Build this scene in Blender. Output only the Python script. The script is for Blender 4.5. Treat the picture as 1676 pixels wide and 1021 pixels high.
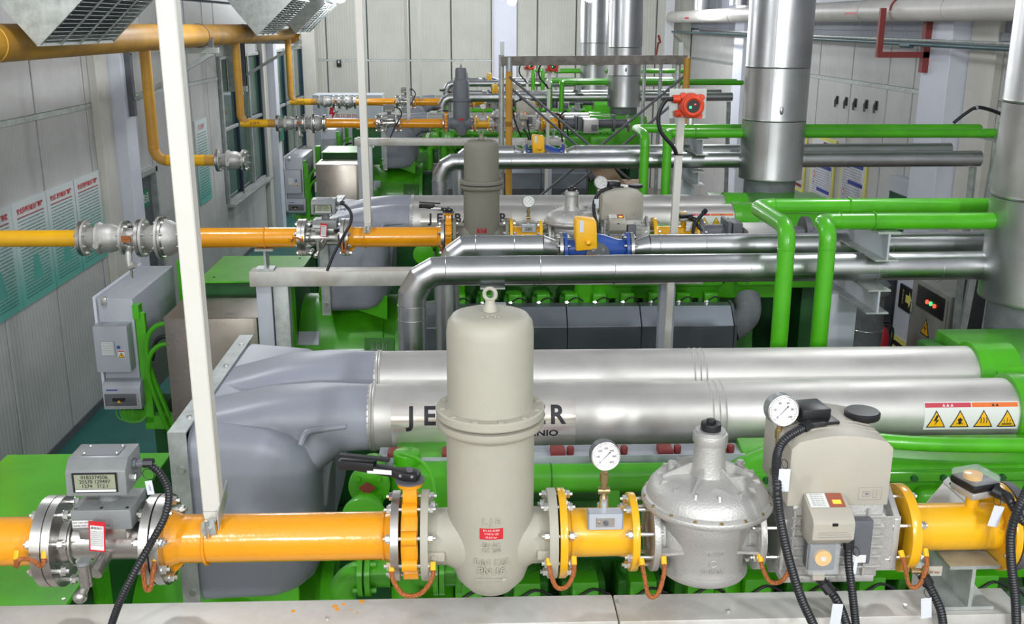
import bpy, bmesh, math, random
from mathutils import Vector, Matrix
random.seed(7)
PI = math.pi
for o in list(bpy.data.objects): bpy.data.objects.remove(o)
SC = bpy.context.scene
COL = SC.collection
# ---------------------------------------------------------------- camera, world, lights
CAMPOS = Vector((0, 0, 4.4))
FPX, YAW, PIT, ROL = 1655.75, .0407831, .2761614, .0037836
fw = Vector((math.sin(YAW)*math.cos(PIT), math.cos(YAW)*math.cos(PIT), -math.sin(PIT)))
rt = Vector((math.cos(YAW), -math.sin(YAW), 0)); up = rt.cross(fw)
rt, up = math.cos(ROL)*rt + math.sin(ROL)*up, -math.sin(ROL)*rt + math.cos(ROL)*up
cam = bpy.data.objects.new('camera', bpy.data.cameras.new('camera')); COL.objects.link(cam)
m = Matrix((rt, up, -fw)).transposed().to_4x4(); m.translation = CAMPOS
cam.matrix_world = m
cam.data.sensor_width = 36; cam.data.lens = FPX/1676*36; cam.data.clip_start = .05; cam.data.clip_end = 100
SC.camera = cam
SC.view_settings.view_transform = 'Standard'; SC.view_settings.look = 'None'
SC.view_settings.gamma = 1; SC.view_settings.use_curve_mapping = False
SC.view_settings.exposure = 0.08
W = bpy.data.worlds.new('night'); SC.world = W; W.use_nodes = True
W.node_tree.nodes['Background'].inputs[0].default_value = (.25, .32, .42, 1)
W.node_tree.nodes['Background'].inputs[1].default_value = .25
# high bay lamp positions (their own light is made here; only the first three have fixtures further down)
LAMPS = [(.95, 24.0, 4.93), (-2.2, 18.0, 4.85), (2.05, 18.0, 4.88), (-2.2, 11.5, 5.3), (2.6, 11.5, 5.3),
         (-2.2, 5.5, 5.5), (2.6, 5.5, 5.5), (-2.0, -.8, 5.6), (2.2, -.8, 5.6), (-1.6, -3.8, 5.3), (1.9, -3.8, 5.4), (.4, 15, 5.3), (-3.2, 24.2, 5.2), (4.3, 22.5, 5.3)]  # last two: unseen lights added to brighten the far wall
LAMPW = [300, 80, 140, 105, 85, 105, 85, 175, 190, 340, 440, 20, 230, 240]
for i, (p, w) in enumerate(zip(LAMPS, LAMPW)):
    l = bpy.data.lights.new('lamp_light', 'POINT'); l.shadow_soft_size = .12; l.energy = w; l.color = (.95, .975, 1.0)
    o = bpy.data.objects.new('lamp_light', l); COL.objects.link(o); o.location = (p[0], p[1], p[2]-.13)

# ---------------------------------------------------------------- places: a pixel of the photograph seen on a world plane
def ray(px, py): return fw + (px-838)/FPX*rt - (py-510.5)/FPX*up
def at(px, py, y): v = ray(px, py); return CAMPOS + v*(y/v.y)
def atz(px, py, z): v = ray(px, py); return CAMPOS + v*((z-CAMPOS.z)/v.z)
def atx(px, py, x): v = ray(px, py); return CAMPOS + v*(x/v.x)

# ---------------------------------------------------------------- materials
def srgb(r, g, b):
    f = lambda c: ((c/255+.055)/1.055)**2.4 if c > 10 else c/255/12.92
    return (f(r), f(g), f(b))
def mat(name, col, rough=.5, metal=0, noise=0, nscale=8, bump=0, bscale=60, col2=None, spec=.5, coat=0, emit=0, trans=0, rnoise=0):
    M = bpy.data.materials.new(name); M.use_nodes = True; nt = M.node_tree; b = nt.nodes['Principled BSDF']
    b.inputs['Base Color'].default_value = (*col, 1); b.inputs['Roughness'].default_value = rough
    b.inputs['Metallic'].default_value = metal; b.inputs['Specular IOR Level'].default_value = spec
    b.inputs['Coat Weight'].default_value = coat; b.inputs['Coat Roughness'].default_value = .12
    b.inputs['Transmission Weight'].default_value = trans
    if emit: b.inputs['Emission Color'].default_value = (*col, 1); b.inputs['Emission Strength'].default_value = emit
    tc = nt.nodes.new('ShaderNodeTexCoord')
    if noise or rnoise:
        n = nt.nodes.new('ShaderNodeTexNoise'); n.inputs['Scale'].default_value = nscale; n.inputs['Detail'].default_value = 6; n.inputs['Roughness'].default_value = .65
        nt.links.new(tc.outputs['Object'], n.inputs['Vector'])
        if noise:
            r = nt.nodes.new('ShaderNodeValToRGB'); r.color_ramp.elements[0].position = .32; r.color_ramp.elements[1].position = .68
            c2 = col2 or tuple(c*(1-noise) for c in col)
            r.color_ramp.elements[0].color = (*c2, 1); r.color_ramp.elements[1].color = (*col, 1)
            nt.links.new(n.outputs['Fac'], r.inputs[0]); nt.links.new(r.outputs[0], b.inputs['Base Color'])
        if rnoise:
            mr = nt.nodes.new('ShaderNodeMapRange'); mr.inputs[1].default_value = .3; mr.inputs[2].default_value = .7
            mr.inputs[3].default_value = rough; mr.inputs[4].default_value = min(1, rough+rnoise)
            nt.links.new(n.outputs['Fac'], mr.inputs[0]); nt.links.new(mr.outputs[0], b.inputs['Roughness'])
    if bump:
        n2 = nt.nodes.new('ShaderNodeTexNoise'); n2.inputs['Scale'].default_value = bscale; n2.inputs['Detail'].default_value = 3
        bp = nt.nodes.new('ShaderNodeBump'); bp.inputs['Strength'].default_value = bump; bp.inputs['Distance'].default_value = .004
        nt.links.new(tc.outputs['Object'], n2.inputs['Vector']); nt.links.new(n2.outputs['Fac'], bp.inputs['Height']); nt.links.new(bp.outputs[0], b.inputs['Normal'])
    return M
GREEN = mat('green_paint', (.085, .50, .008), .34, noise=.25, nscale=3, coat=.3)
GREEND = mat('green_paint_shaded', (.04, .26, .015), .5, noise=.35, nscale=4)  # shade around the recessed heads is put into this green
GREENDK = mat('green_paint_deep_shade', (.012, .13, .022), .55, noise=.4, nscale=5)  # the same green with the shade low on the engines in its colour
ORANGE = mat('orange_paint', (.90, .36, .006), .22, noise=.1, nscale=5, bump=.25, bscale=55, coat=.5)
YELLOW = mat('yellow_paint', (.9, .47, .01), .25, noise=.12, nscale=6, bump=.15, bscale=40, coat=.4)
YELLOWOLD = mat('old_yellow_paint', (.72, .38, .035), .5, noise=.5, nscale=2.5, col2=(.5, .24, .05))
BEIGE = mat('beige_grey_paint', (.44, .42, .345), .5, noise=.08, nscale=6, bump=.12, bscale=120)
CASING = mat('beige_casing', (.47, .44, .37), .45, noise=.06, nscale=10)
DKGREY = mat('dark_grey_paint', (.13, .135, .15), .5, noise=.2, nscale=8)
MIDGREY = mat('grey_enamel', (.24, .25, .25), .4, noise=.12, nscale=20)
COOLER = mat('blue_grey_enamel', (.31, .33, .385), .42, noise=.06, nscale=3)
TUBE = mat('matt_steel_tube', (.70, .68, .65), .46, metal=.85, noise=.12, nscale=5, rnoise=.14)
CLAD = mat('aluminium_cladding', (.55, .555, .56), .28, metal=1, noise=.12, nscale=4, rnoise=.14, bump=.06, bscale=6)
STEEL = mat('machined_steel', (.62, .6, .57), .24, metal=1, noise=.15, nscale=14, rnoise=.15)
ZINC = mat('zinc_bolt', (.75, .75, .72), .25, metal=.9)
CAST = mat('cast_aluminium', (.56, .55, .53), .48, metal=.55, noise=.12, nscale=9, bump=.35, bscale=160)
GALV = mat('galvanised_steel', (.56, .6, .58), .38, metal=.6, noise=.38, nscale=11, rnoise=.2)
BEAMM = mat('weathered_galvanised_beam', (.72, .72, .70), .42, metal=.4, noise=.4, nscale=3.2, col2=(.50, .46, .39), rnoise=.2)
STAINLESS = mat('stainless_sheet', (.36, .325, .285), .24, metal=1, noise=.1, nscale=3, rnoise=.1)
BLACK = mat('black_plastic', (.012, .012, .014), .42)
RUBBER = mat('black_conduit', (.016, .017, .02), .38)
GASKET = mat('dark_gasket', (.02, .018, .016), .7)
COPPER = mat('copper_braid', (.75, .26, .09), .35, metal=.8, noise=.5, nscale=300, bump=1, bscale=400)
BRASS = mat('brass', (.5, .38, .2), .35, metal=.9, noise=.2, nscale=40)
WHITE = mat('white_paint', (.72, .72, .74), .5, noise=.06, nscale=3)
POSTW = mat('ivory_paint', (.68, .66, .6), .5, noise=.08, nscale=4)
COLW = mat('white_column_paint', (.74, .76, .86), .5, noise=.06, nscale=2)
PAPER = mat('white_print', (.78, .78, .76), .6)
TAG = mat('white_tag', (.70, .72, .80), .45)
RED = mat('red_print', (.6, .02, .03), .5)
INK = mat('black_print', (.012, .012, .018), .5)
INKG = mat('grey_print', (.2, .2, .22), .6)
WARNY = mat('warning_yellow', (.95, .5, .01), .5)
WARNO = mat('warning_orange', (.9, .17, .02), .5)
CREAM = mat('yellow_label', (.85, .8, .2), .6)
BLUEP = mat('blue_print', (.02, .05, .35), .5)
BLUE = mat('blue_paint', (.03, .09, .38), .35)
REDOX = mat('red_oxide_paint', (.28, .045, .04), .55, noise=.2, nscale=9)
CABGREY = mat('cabinet_grey', (.46, .49, .54), .38, noise=.04, nscale=5)
CLEAR = mat('clear_cover', (.75, .78, .8), .12)
CLEAR.node_tree.nodes['Principled BSDF'].inputs['Alpha'].default_value = .28
LCD = mat('lcd_green_grey', (.30, .32, .22), .3)
WIRE = mat('bare_wire', (.55, .55, .5), .4, metal=.7)
TEALPIPE = mat('teal_pipe_paint', (.05, .11, .12), .45)
LAGG = mat('white_lagging', (.66, .63, .6), .45, noise=.14, nscale=3)
BLANKET = mat('insulation_cloth', (.2, .22, .23), .7, noise=.3, nscale=10, bump=.6, bscale=30)
AMBER = mat('amber_lamp', (1, .32, .03), .3, emit=2.2)
REDL = mat('red_lamp', (1, .06, .03), .3, emit=2.5)
GREENL = mat('green_lamp', (.05, 1, .2), .3, emit=2.0)
BULB = mat('lamp_glass', (.95, .97, 1), .3, emit=18)
DETRED = mat('detector_red_paint', (.8, .07, .02), .4, noise=.3, nscale=30)
GLASSD = mat('window_glass', (.07, .16, .11), .06, noise=.6, nscale=1.1, spec=.8)
FRAMEB = mat('dark_blue_frame', (.012, .03, .06), .4)
TILE = mat('floor_tile', (.30, .26, .24), .4, noise=.2, nscale=2)
TEALF = mat('teal_floor_coating', (.018, .17, .145), .5, noise=.3, nscale=1.5)
WOOD = mat('cardboard', (.45, .3, .2), .8, noise=.2, nscale=6)

def wall_mat(name, col, axis, ribs=True):
    M = mat(name, col, .55, noise=.12, nscale=1.3); nt = M.node_tree; b = nt.nodes['Principled BSDF']
    tc = nt.nodes.new('ShaderNodeTexCoord'); w = nt.nodes.new('ShaderNodeTexWave'); w.bands_direction = axis
    w.inputs['Scale'].default_value = 4.2; w.inputs['Distortion'].default_value = 0
    bp = nt.nodes.new('ShaderNodeBump'); bp.inputs['Strength'].default_value = .35; bp.inputs['Distance'].default_value = .01
    nt.links.new(tc.outputs['Object'], w.inputs['Vector']); nt.links.new(w.outputs['Fac'], bp.inputs['Height']); nt.links.new(bp.outputs[0], b.inputs['Normal'])
    return M
WALLL = wall_mat('ribbed_panel_side', (.60, .595, .585), 'Y')
WALLF = wall_mat('ribbed_panel_end', (.56, .56, .49), 'X')
SHEET = wall_mat('shaded_corrugated_sheet', (.30, .31, .36), 'Y')  # shade above the lamps is put into the darker colour
JOINT = mat('joint_grey', (.16, .17, .2), .8)  # dark grey behind the panel gaps and in the floor joints
CEIL = mat('ceiling_sheet', (.45, .46, .48), .6)

def print_mat(name, top, bot, ink, lines, axisz=True):
    """flat print: a sheet tinted from TOP to BOT with broken lines of small type"""
    M = mat(name, top, .5); nt = M.node_tree; b = nt.nodes['Principled BSDF']; L = nt.links.new
    tc = nt.nodes.new('ShaderNodeTexCoord'); sp = nt.nodes.new('ShaderNodeSeparateXYZ'); L(tc.outputs['Generated'], sp.inputs[0])
    rp = nt.nodes.new('ShaderNodeValToRGB'); rp.color_ramp.elements[0].color = (*bot, 1); rp.color_ramp.elements[1].color = (*top, 1)
    rp.color_ramp.elements[0].position = .1; rp.color_ramp.elements[1].position = .8
    L(sp.outputs['Z'], rp.inputs[0])
    def mth(op, a, bb=None):
        n = nt.nodes.new('ShaderNodeMath'); n.operation = op
        for i, v in enumerate((a, bb)):
            if v is None: continue
            if isinstance(v, (int, float)): n.inputs[i].default_value = v
            else: L(v, n.inputs[i])
        return n.outputs[0]
    fr = mth('FRACT', mth('MULTIPLY', sp.outputs['Z'], lines))
    ln = mth('LESS_THAN', fr, .42)
    no = nt.nodes.new('ShaderNodeTexNoise'); no.inputs['Scale'].default_value = 38
    L(tc.outputs['Generated'], no.inputs['Vector'])
    brk = mth('GREATER_THAN', no.outputs['Fac'], .40)
    top_ok = mth('LESS_THAN', sp.outputs['Z'], .86); lo = mth('GREATER_THAN', sp.outputs['Z'], .05)
    l1 = mth('GREATER_THAN', sp.outputs['Y'], .1); l2 = mth('LESS_THAN', sp.outputs['Y'], .9)
    f = mth('MULTIPLY', mth('MULTIPLY', mth('MULTIPLY', ln, brk), mth('MULTIPLY', top_ok, lo)), mth('MULTIPLY', l1, l2))
    f = mth('MULTIPLY', f, .75)
    mx = nt.nodes.new('ShaderNodeMix'); mx.data_type = 'RGBA'; L(f, mx.inputs[0]); L(rp.outputs[0], mx.inputs[6]); mx.inputs[7].default_value = (*ink, 1)
    L(mx.outputs[2], b.inputs['Base Color'])
    return M
POSTER = print_mat('notice_board_print', (.72, .78, .78), (.14, .48, .40), (.05, .16, .14), 30)
NOTICE = print_mat('notice_print', (.72, .72, .76), (.70, .70, .75), (.25, .25, .35), 26)

# ---------------------------------------------------------------- mesh builder
def V(*a): return Vector(a)
def frame(d):
    d = Vector(d).normalized(); a = V(0, 0, 1) if abs(d.z) < .9 else V(1, 0, 0)
    u = a.cross(d).normalized(); return u, d.cross(u)
class G:
    def __init__(s): s.v = []; s.f = []
    def add(s, vs, fs):
        k = len(s.v); s.v += [Vector(p) for p in vs]; s.f += [tuple(i+k for i in f) for f in fs]; return s
    def box(s, x0, x1, y0, y1, z0, z1):
        return s.add([(x, y, z) for x in (x0, x1) for y in (y0, y1) for z in (z0, z1)],
                     [(0, 1, 3, 2), (4, 6, 7, 5), (0, 4, 5, 1), (2, 3, 7, 6), (0, 2, 6, 4), (1, 5, 7, 3)])
    def obox(s, c, u, v, w, a, b, d):
        """box at centre c with half sizes a, b, d along unit vectors u, v, w"""
        c = Vector(c); u = Vector(u).normalized()*a; v = Vector(v).normalized()*b; w = Vector(w).normalized()*d
        return s.add([c+i*u+j*v+k*w for i in (-1, 1) for j in (-1, 1) for k in (-1, 1)],
                     [(0, 1, 3, 2), (4, 6, 7, 5), (0, 4, 5, 1), (2, 3, 7, 6), (0, 2, 6, 4), (1, 5, 7, 3)])
    def beam(s, a, b, w, h, upv=(0, 0, 1)):
        a, b = Vector(a), Vector(b); d = b-a; side = d.cross(Vector(upv))
        if side.length < 1e-6: side = V(1, 0, 0)
        side.normalize(); u = side.cross(d).normalized()
        return s.obox((a+b)/2, d, side, u, d.length/2, w/2, h/2)
    def loft(s, rings, caps=True, close=True):
        k = len(s.v); n = len(rings[0])
        for r in rings: s.v += [Vector(p) for p in r]
        for i in range(len(rings)-1):
            for j in range(n if close else n-1):
                a = k+i*n+j; b = k+i*n+(j+1) % n; s.f.append((a, b, b+n, a+n))
        if caps: s.f.append(tuple(range(k+n-1, k-1, -1))); s.f.append(tuple(k+(len(rings)-1)*n+j for j in range(n)))
        return s
    def circ(s, c, u, v, r, n, ph=0): return [Vector(c)+u*(r*math.cos(2*PI*j/n+ph))+v*(r*math.sin(2*PI*j/n+ph)) for j in range(n)]
    def cyl(s, a, b, r, r2=None, n=24, caps=True, ph=0):
        a, b = Vector(a), Vector(b); u, v = frame(b-a); r2 = r if r2 is None else r2
        return s.loft([s.circ(a, u, v, r, n, ph), s.circ(b, u, v, r2, n, ph)], caps)
    def lathe(s, prof, o=(0, 0, 0), d=(0, 0, 1), n=32):
        o = Vector(o); d = Vector(d).normalized(); u, v = frame(d)
        return s.loft([s.circ(o+d*t, u, v, max(r, 1e-4), n) for r, t in prof])
    def tube(s, pts, r, n=12, radii=None, caps=True):
        pts = [Vector(p) for p in pts]; rings = []; t0 = (pts[1]-pts[0]).normalized(); u, v = frame(t0)
        for i, p in enumerate(pts):
            d1 = (pts[i]-pts[i-1]).normalized() if i else None; d2 = (pts[i+1]-pts[i]).normalized() if i < len(pts)-1 else None
            t = (d1+d2).normalized() if d1 and d2 else (d1 or d2)
            q = t0.rotation_difference(t); u = q @ u; v = q @ v; t0 = t
            sc = 1/max(.5, t.dot(d1)) if (d1 and d2) else 1
            rr = radii[i] if radii else r
            if sc > 1.02:
                k = (d2-d1); k = k - t*k.dot(t); k = k.normalized() if k.length > 1e-6 else u
                ring = []
                for j in range(n):
                    w = u*math.cos(2*PI*j/n)+v*math.sin(2*PI*j/n); ring.append(p+(w+k*(w.dot(k)*(sc-1)))*rr)
                rings.append(ring)
            else: rings.append(s.circ(p, u, v, rr, n))
        return s.loft(rings, caps)
    def ring(s, a, b, ro, ri, n=32):
        a, b = Vector(a), Vector(b); u, v = frame(b-a); L = [s.circ(a, u, v, ri, n), s.circ(a, u, v, ro, n), s.circ(b, u, v, ro, n), s.circ(b, u, v, ri, n)]
        return s.loft(L+[L[0]], caps=False)
    def torus(s, c, d, R, r, n=24, m=8, a0=0, a1=2*PI):
        c = Vector(c); u, v = frame(d)
        full = abs(a1-a0-2*PI) < 1e-6; k = n if full else n+1
        pts = [c+u*(R*math.cos(a0+(a1-a0)*i/n))+v*(R*math.sin(a0+(a1-a0)*i/n)) for i in range(k)]
        if full: pts.append(pts[0])
        return s.tube(pts, r, m, caps=not full)
    def prism(s, poly, o, u, v, w):
        """polygon (a, b) in the plane o + a u + b v, pushed along the vector w"""
        o, u, v, w = map(Vector, (o, u, v, w)); p = [o+u*a+v*b for a, b in poly]
        return s.loft([p, [q+w for q in p]])
    def sphere(s, c, r, n=16, m=10, sq=(1, 1, 1)):
        rings = []
        for i in range(1, m):
            t = PI*i/m; rings.append([Vector(c)+V(r*sq[0]*math.sin(t)*math.cos(2*PI*j/n), r*sq[1]*math.sin(t)*math.sin(2*PI*j/n), -r*sq[2]*math.cos(t)) for j in range(n)])
        return s.loft(rings)
BASE = {}
def _link(o, parent):
    COL.objects.link(o)
    if parent is not None: o.parent = parent
def finish(me, ang=35):
    bm = bmesh.new(); bm.from_mesh(me); bmesh.ops.recalc_face_normals(bm, faces=bm.faces); bm.to_mesh(me); bm.free()
    me.polygons.foreach_set('use_smooth', [True]*len(me.polygons)); me.set_sharp_from_angle(angle=math.radians(ang)); me.update()
def build(name, g, m, parent=None, bevel=0, seg=2, ang=35, label=None, stuff=False):
    """link G as ONE mesh object; its coordinates are world ones, stored relative to the thing's base"""
    base = BASE.get(parent.name, V(0, 0, 0)) if parent is not None else V(0, 0, 0)
    me = bpy.data.meshes.new(name); me.from_pydata([p-base for p in g.v], [], g.f)
    if bevel:
        bm = bmesh.new(); bm.from_mesh(me); bmesh.ops.remove_doubles(bm, verts=bm.verts, dist=1e-5)
        bmesh.ops.recalc_face_normals(bm, faces=bm.faces)
        es = [e for e in bm.edges if len(e.link_faces) == 2 and e.calc_face_angle(0) > math.radians(40)]
        bmesh.ops.bevel(bm, geom=es, offset=bevel, segments=seg, profile=.5, affect='EDGES', clamp_overlap=True)
        bm.to_mesh(me); bm.free()
    finish(me, ang); me.materials.append(m)
    o = bpy.data.objects.new(name, me); _link(o, parent); BASE[o.name] = base
    if label: o['label'] = label
    if stuff: o['kind'] = 'stuff'
    return o
def thing(name, label, cat, loc, group=None):
    o = bpy.data.objects.new(name, None); o.empty_display_size = .1; COL.objects.link(o); o.location = loc
    o['label'] = label; o['category'] = cat
    if group: o['group'] = group
    BASE[o.name] = Vector(loc); return o
def struct(name, g, m, parent=None, **k):
    o = build(name, g, m, parent, **k)
    if parent is None: o['kind'] = 'structure'
    return o
def inst(name, me, M, parent):
    """a part that shares mesh data; M is its world matrix"""
    o = bpy.data.objects.new(name, me); _link(o, parent); base = BASE[parent.name]
    o.matrix_local = Matrix.Translation(-base) @ M; BASE[o.name] = Vector(M.translation); return o
def gmesh(name, g, m, ang=35):
    me = bpy.data.meshes.new(name); me.from_pydata(g.v, [], g.f); finish(me, ang); me.materials.append(m); return me
def dup(root, off, label=None, group=None):
    r = root.copy(); COL.objects.link(r); r.location = root.location+Vector(off); BASE[r.name] = Vector(r.location)
    if label: r['label'] = label
    if group: r['group'] = group
    for ch in list(root.children):
        c = ch.copy(); COL.objects.link(c); c.parent = r
        for g2 in list(ch.children):
            d = g2.copy(); COL.objects.link(d); d.parent = c
    return r
def fillet(pts, rad, seg=6):
    pts = [Vector(p) for p in pts]; out = [pts[0]]
    for i in range(1, len(pts)-1):
        a, b, c = pts[i-1], pts[i], pts[i+1]; d1 = (a-b).normalized(); d2 = (c-b).normalized()
        half = math.acos(max(-1, min(1, d1.dot(d2))))/2; t = min(rad/math.tan(half), (a-b).length*.48, (c-b).length*.48)
        p, q = b+d1*t, b+d2*t; rr = t*math.tan(half); cc = b+(d1+d2).normalized()*(rr/math.sin(half))
        v1 = p-cc; v2 = q-cc; an = v1.angle(v2)
        for k in range(seg+1):
            s = k/seg; out.append(cc+(v1*math.sin((1-s)*an)+v2*math.sin(s*an))/math.sin(an))
    return out+[pts[-1]]
def spline(pts, n=10):
    pts = [Vector(p) for p in pts]; P = [pts[0]*2-pts[1]]+pts+[pts[-1]*2-pts[-2]]; out = []
    for i in range(1, len(P)-2):
        a, b, c, d = P[i-1:i+3]
        for k in range(n):
            t = k/n; out.append(.5*((2*b)+(c-a)*t+(2*a-5*b+4*c-d)*t*t+(3*b-a-3*c+d)*t**3))
    return out+[pts[-1]]
def resample(pts, step):
    out = [pts[0]]; acc = 0
    for a, b in zip(pts, pts[1:]):
        L = (b-a).length
        while acc+L >= step and L > 0:
            t = (step-acc)/L; a = a.lerp(b, t); out.append(a.copy()); L = (b-a).length; acc = 0
        acc += L
    out.append(pts[-1]); return out
def conduit_g(g, pts, r, pitch=.008):
    p = resample(spline(pts, 12), pitch/2); rad = [r if i % 2 else r*.84 for i in range(len(p))]
    return g.tube(p, r, 10, rad)
# bolts
_B = {}
def bolt_mesh(L, s):
    """a stud along X from 0 to L with a hexagon nut and a washer at each end"""
    k = (round(L, 3), round(s, 4))
    if k not in _B:
        g = G(); g.cyl((-s*1.5, 0, 0), (L+s*1.5, 0, 0), s*.42, n=8)
        for x, sg in ((0, -1), (L, 1)):
            g.cyl((x, 0, 0), (x+sg*s*.16, 0, 0), s*1.05, n=14); g.cyl((x+sg*s*.16, 0, 0), (x+sg*s*.95, 0, 0), s*.92, n=6)
        _B[k] = gmesh('bolt', g, ZINC, 30)
    return _B[k]
def bolts(parent, x0, x1, y, z, R, n=8, s=.011, ph=PI/8):
    me = bolt_mesh(x1-x0, s)
    for i in range(n):
        a = ph+2*PI*i/n; inst('bolt', me, Matrix.Translation((x0, y+R*math.cos(a), z+R*math.sin(a))) @ Matrix.Rotation(i*.7, 4, 'X'), parent)
# flat print laid on a plane or on a tube
def plane_map(o, u, v):
    o, u, v = Vector(o), Vector(u).normalized(), Vector(v).normalized(); w = u.cross(v)
    return lambda a, b, c=0: o+u*a+v*b+w*c
def tube_map(x0, yc, zc, r, a0):
    def f(a, b, c=0):
        t = a0+b/r; return V(x0+a, yc-(r+c)*math.cos(t), zc+(r+c)*math.sin(t))
    return f
def patch(name, mp, a0, a1, b0, b1, m, parent, lift=.0006, nb=8, na=1, **k):
    g = G(); vs = [mp(a0+(a1-a0)*i/na, b0+(b1-b0)*j/nb, lift) for i in range(na+1) for j in range(nb+1)]
    g.add(vs, [(i*(nb+1)+j, (i+1)*(nb+1)+j, (i+1)*(nb+1)+j+1, i*(nb+1)+j+1) for i in range(na) for j in range(nb)])
    return build(name, g, m, parent, **k)
def strips(me, cut, axis=1):
    """slice a flat mesh every CUT metres so that it can be laid on a curve"""
    bm = bmesh.new(); bm.from_mesh(me); cs = [v.co[axis] for v in bm.verts]
    if cs:
        k = math.floor(min(cs)/cut)+1; no = [0, 0, 0]; no[axis] = 1
        while k*cut < max(cs):
            co = [0, 0, 0]; co[axis] = k*cut
            bmesh.ops.bisect_plane(bm, geom=bm.verts[:]+bm.edges[:]+bm.faces[:], plane_co=co, plane_no=no, dist=1e-6); k += 1
    bm.to_mesh(me); bm.free()
def polys(name, mp, ps, m, parent, lift=.0012, cut=0, **k):
    if cut:
        g = G()
        for p in ps: g.add([(a, b, 0) for a, b in p], [tuple(range(len(p)))])
        me = bpy.data.meshes.new('p'); me.from_pydata(g.v, [], g.f); strips(me, cut)
        g2 = G(); g2.add([mp(v.co.x, v.co.y, lift) for v in me.vertices], [tuple(f.vertices) for f in me.polygons]); return build(name, g2, m, parent, **k)
    g = G()
    for p in ps: g.add([mp(a, b, lift) for a, b in p], [tuple(range(len(p)))])
    return build(name, g, m, parent, **k)
def text(name, s, size, mp, m, parent, lift=.001, bold=0, align='CENTER', depth=0, sx=1, cut=0, cax=1, **k):
    c = bpy.data.curves.new('t', 'FONT'); c.body = s; c.size = size; c.align_x = align; c.align_y = 'CENTER'; c.offset = bold; c.extrude = depth; c.resolution_u = 3
    o = bpy.data.objects.new('t', c); COL.objects.link(o); me = bpy.data.meshes.new_from_object(o); bpy.data.objects.remove(o)
    if cut: strips(me, cut, cax)
    base = BASE.get(parent.name, V(0, 0, 0)) if parent is not None else V(0, 0, 0)
    for v in me.vertices: v.co = mp(v.co.x*sx, v.co.y, v.co.z+lift)-base
    me.name = name; me.materials.clear(); me.materials.append(m); me.update()
    ob = bpy.data.objects.new(name, me); _link(ob, parent); BASE[ob.name] = base
    if k.get('label'): ob['label'] = k['label']
    return ob
def tri(cx, cy, h): return [(cx-h*.56, cy-h*.5), (cx+h*.56, cy-h*.5), (cx, cy+h*.5)]
# ================================================================ THE SETTING
XL, XR, Y0, Y1, ZC = -4.43, 6.0, -6.0, 28.2, 7.4
SEAM = 3.48
struct('floor', G().box(XL, XR, Y0, Y1, -.1, 0), TILE)
struct('ceiling', G().box(XL-.1, XR+.1, Y0, Y1, ZC, ZC+.1), CEIL)
struct('trim_1', G().box(XL, -2.25, 4.9, 27.5, 0, .012), TEALF)          # painted walkway along the side wall
gs = G()
for x in range(0, 9):
    gs.box(-.02+x*.8, -.012+x*.8, 4.6, 28.1, .0, .003)
for y in range(0, 29): gs.box(0, XR, 4.8+y*.8, 4.808+y*.8, 0, .003)
struct('trim_2', gs, JOINT)                                               # floor joints
def ypx(px, py, x=XL): return atx(px, py, x).y
wl = struct('wall_left', G().box(XL-.14, XL-.06, Y0, Y1, 0, ZC), JOINT)
# vertical joints of the cladding panels read off the photograph, on the wall plane
JL = [-6, -4.9, -3.8, -2.7, -1.6, -.5, .6, 1.7, 2.8, 3.9, 5.0, 6.1, 7.2, 8.3, 9.4, 10.65, 12.05, 13.15, 14.3, 15.4, 16.5, 17.6, 18.35]
def clad_panel(x0, x1, y0, y1, z0, z1, m, parent): build('wall_panel', G().box(x0, x1, y0, y1, z0, z1), m, parent, bevel=.006, seg=1)
gp = .018
for a, b in zip(JL, JL[1:]):
    top = SEAM-.03
    if 13.3 < (a+b)/2 < 14.2:   # the doorway
        clad_panel(XL-.06, XL, a+gp, b-gp, 2.46, top, WALLL, wl)
    else: clad_panel(XL-.06, XL, a+gp, b-gp, 0, top, WALLL, wl)
    clad_panel(XL-.06, XL, a+gp, b-gp, SEAM+.03, 4.75, WALLL, wl)
    clad_panel(XL-.06, XL+.03, a, b, 4.78, ZC, SHEET, wl)
for a, b in ((18.35, 22.0), (22.0, 23.3), (23.3, 27.6), (27.6, 28.2)):
    win = b-a > 2
    clad_panel(XL-.06, XL, a+gp, b-gp, 0, 1.25 if win else SEAM, WALLL, wl)
    clad_panel(XL-.06, XL, a+gp, b-gp, 3.85 if win else SEAM+.03, 4.75, WALLL, wl)
    clad_panel(XL-.06, XL+.03, a, b, 4.78, ZC, SHEET, wl)
# windows of the side wall: frame, mullions and each pane
wn = 0
for a, b in ((18.5, 21.9), (23.4, 27.4)):
    wn += 1
    w = struct('window_%d' % wn, G().box(XL-.05, XL-.03, a, b, 1.25, 3.85), FRAMEB)
    n = 3
    for i in range(n):
        y0 = a+(b-a)*i/n; y1 = a+(b-a)*(i+1)/n
        for z0, z1 in ((1.3, 2.55), (2.6, 3.8)):
            build('pane', G().box(XL-.03, XL-.015, y0+.06, y1-.06, z0+.04, z1-.03), GLASSD, w)
    for i in range(n+1):
        y0 = a+(b-a)*i/n; build('mullion', G().box(XL-.03, XL+.04, y0-.045, y0+.045, 1.25, 3.85), FRAMEB if i % 2 else GALV, w, bevel=.004, seg=1)
    for z in (1.27, 2.57, 3.82): build('rail', G().box(XL-.03, XL+.035, a, b, z-.03, z+.03), GALV, w, bevel=.004, seg=1)
    build('sill', G().box(XL-.03, XL+.16, a-.1, b+.1, 1.19, 1.25), GALV, w, bevel=.005, seg=1)
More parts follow.
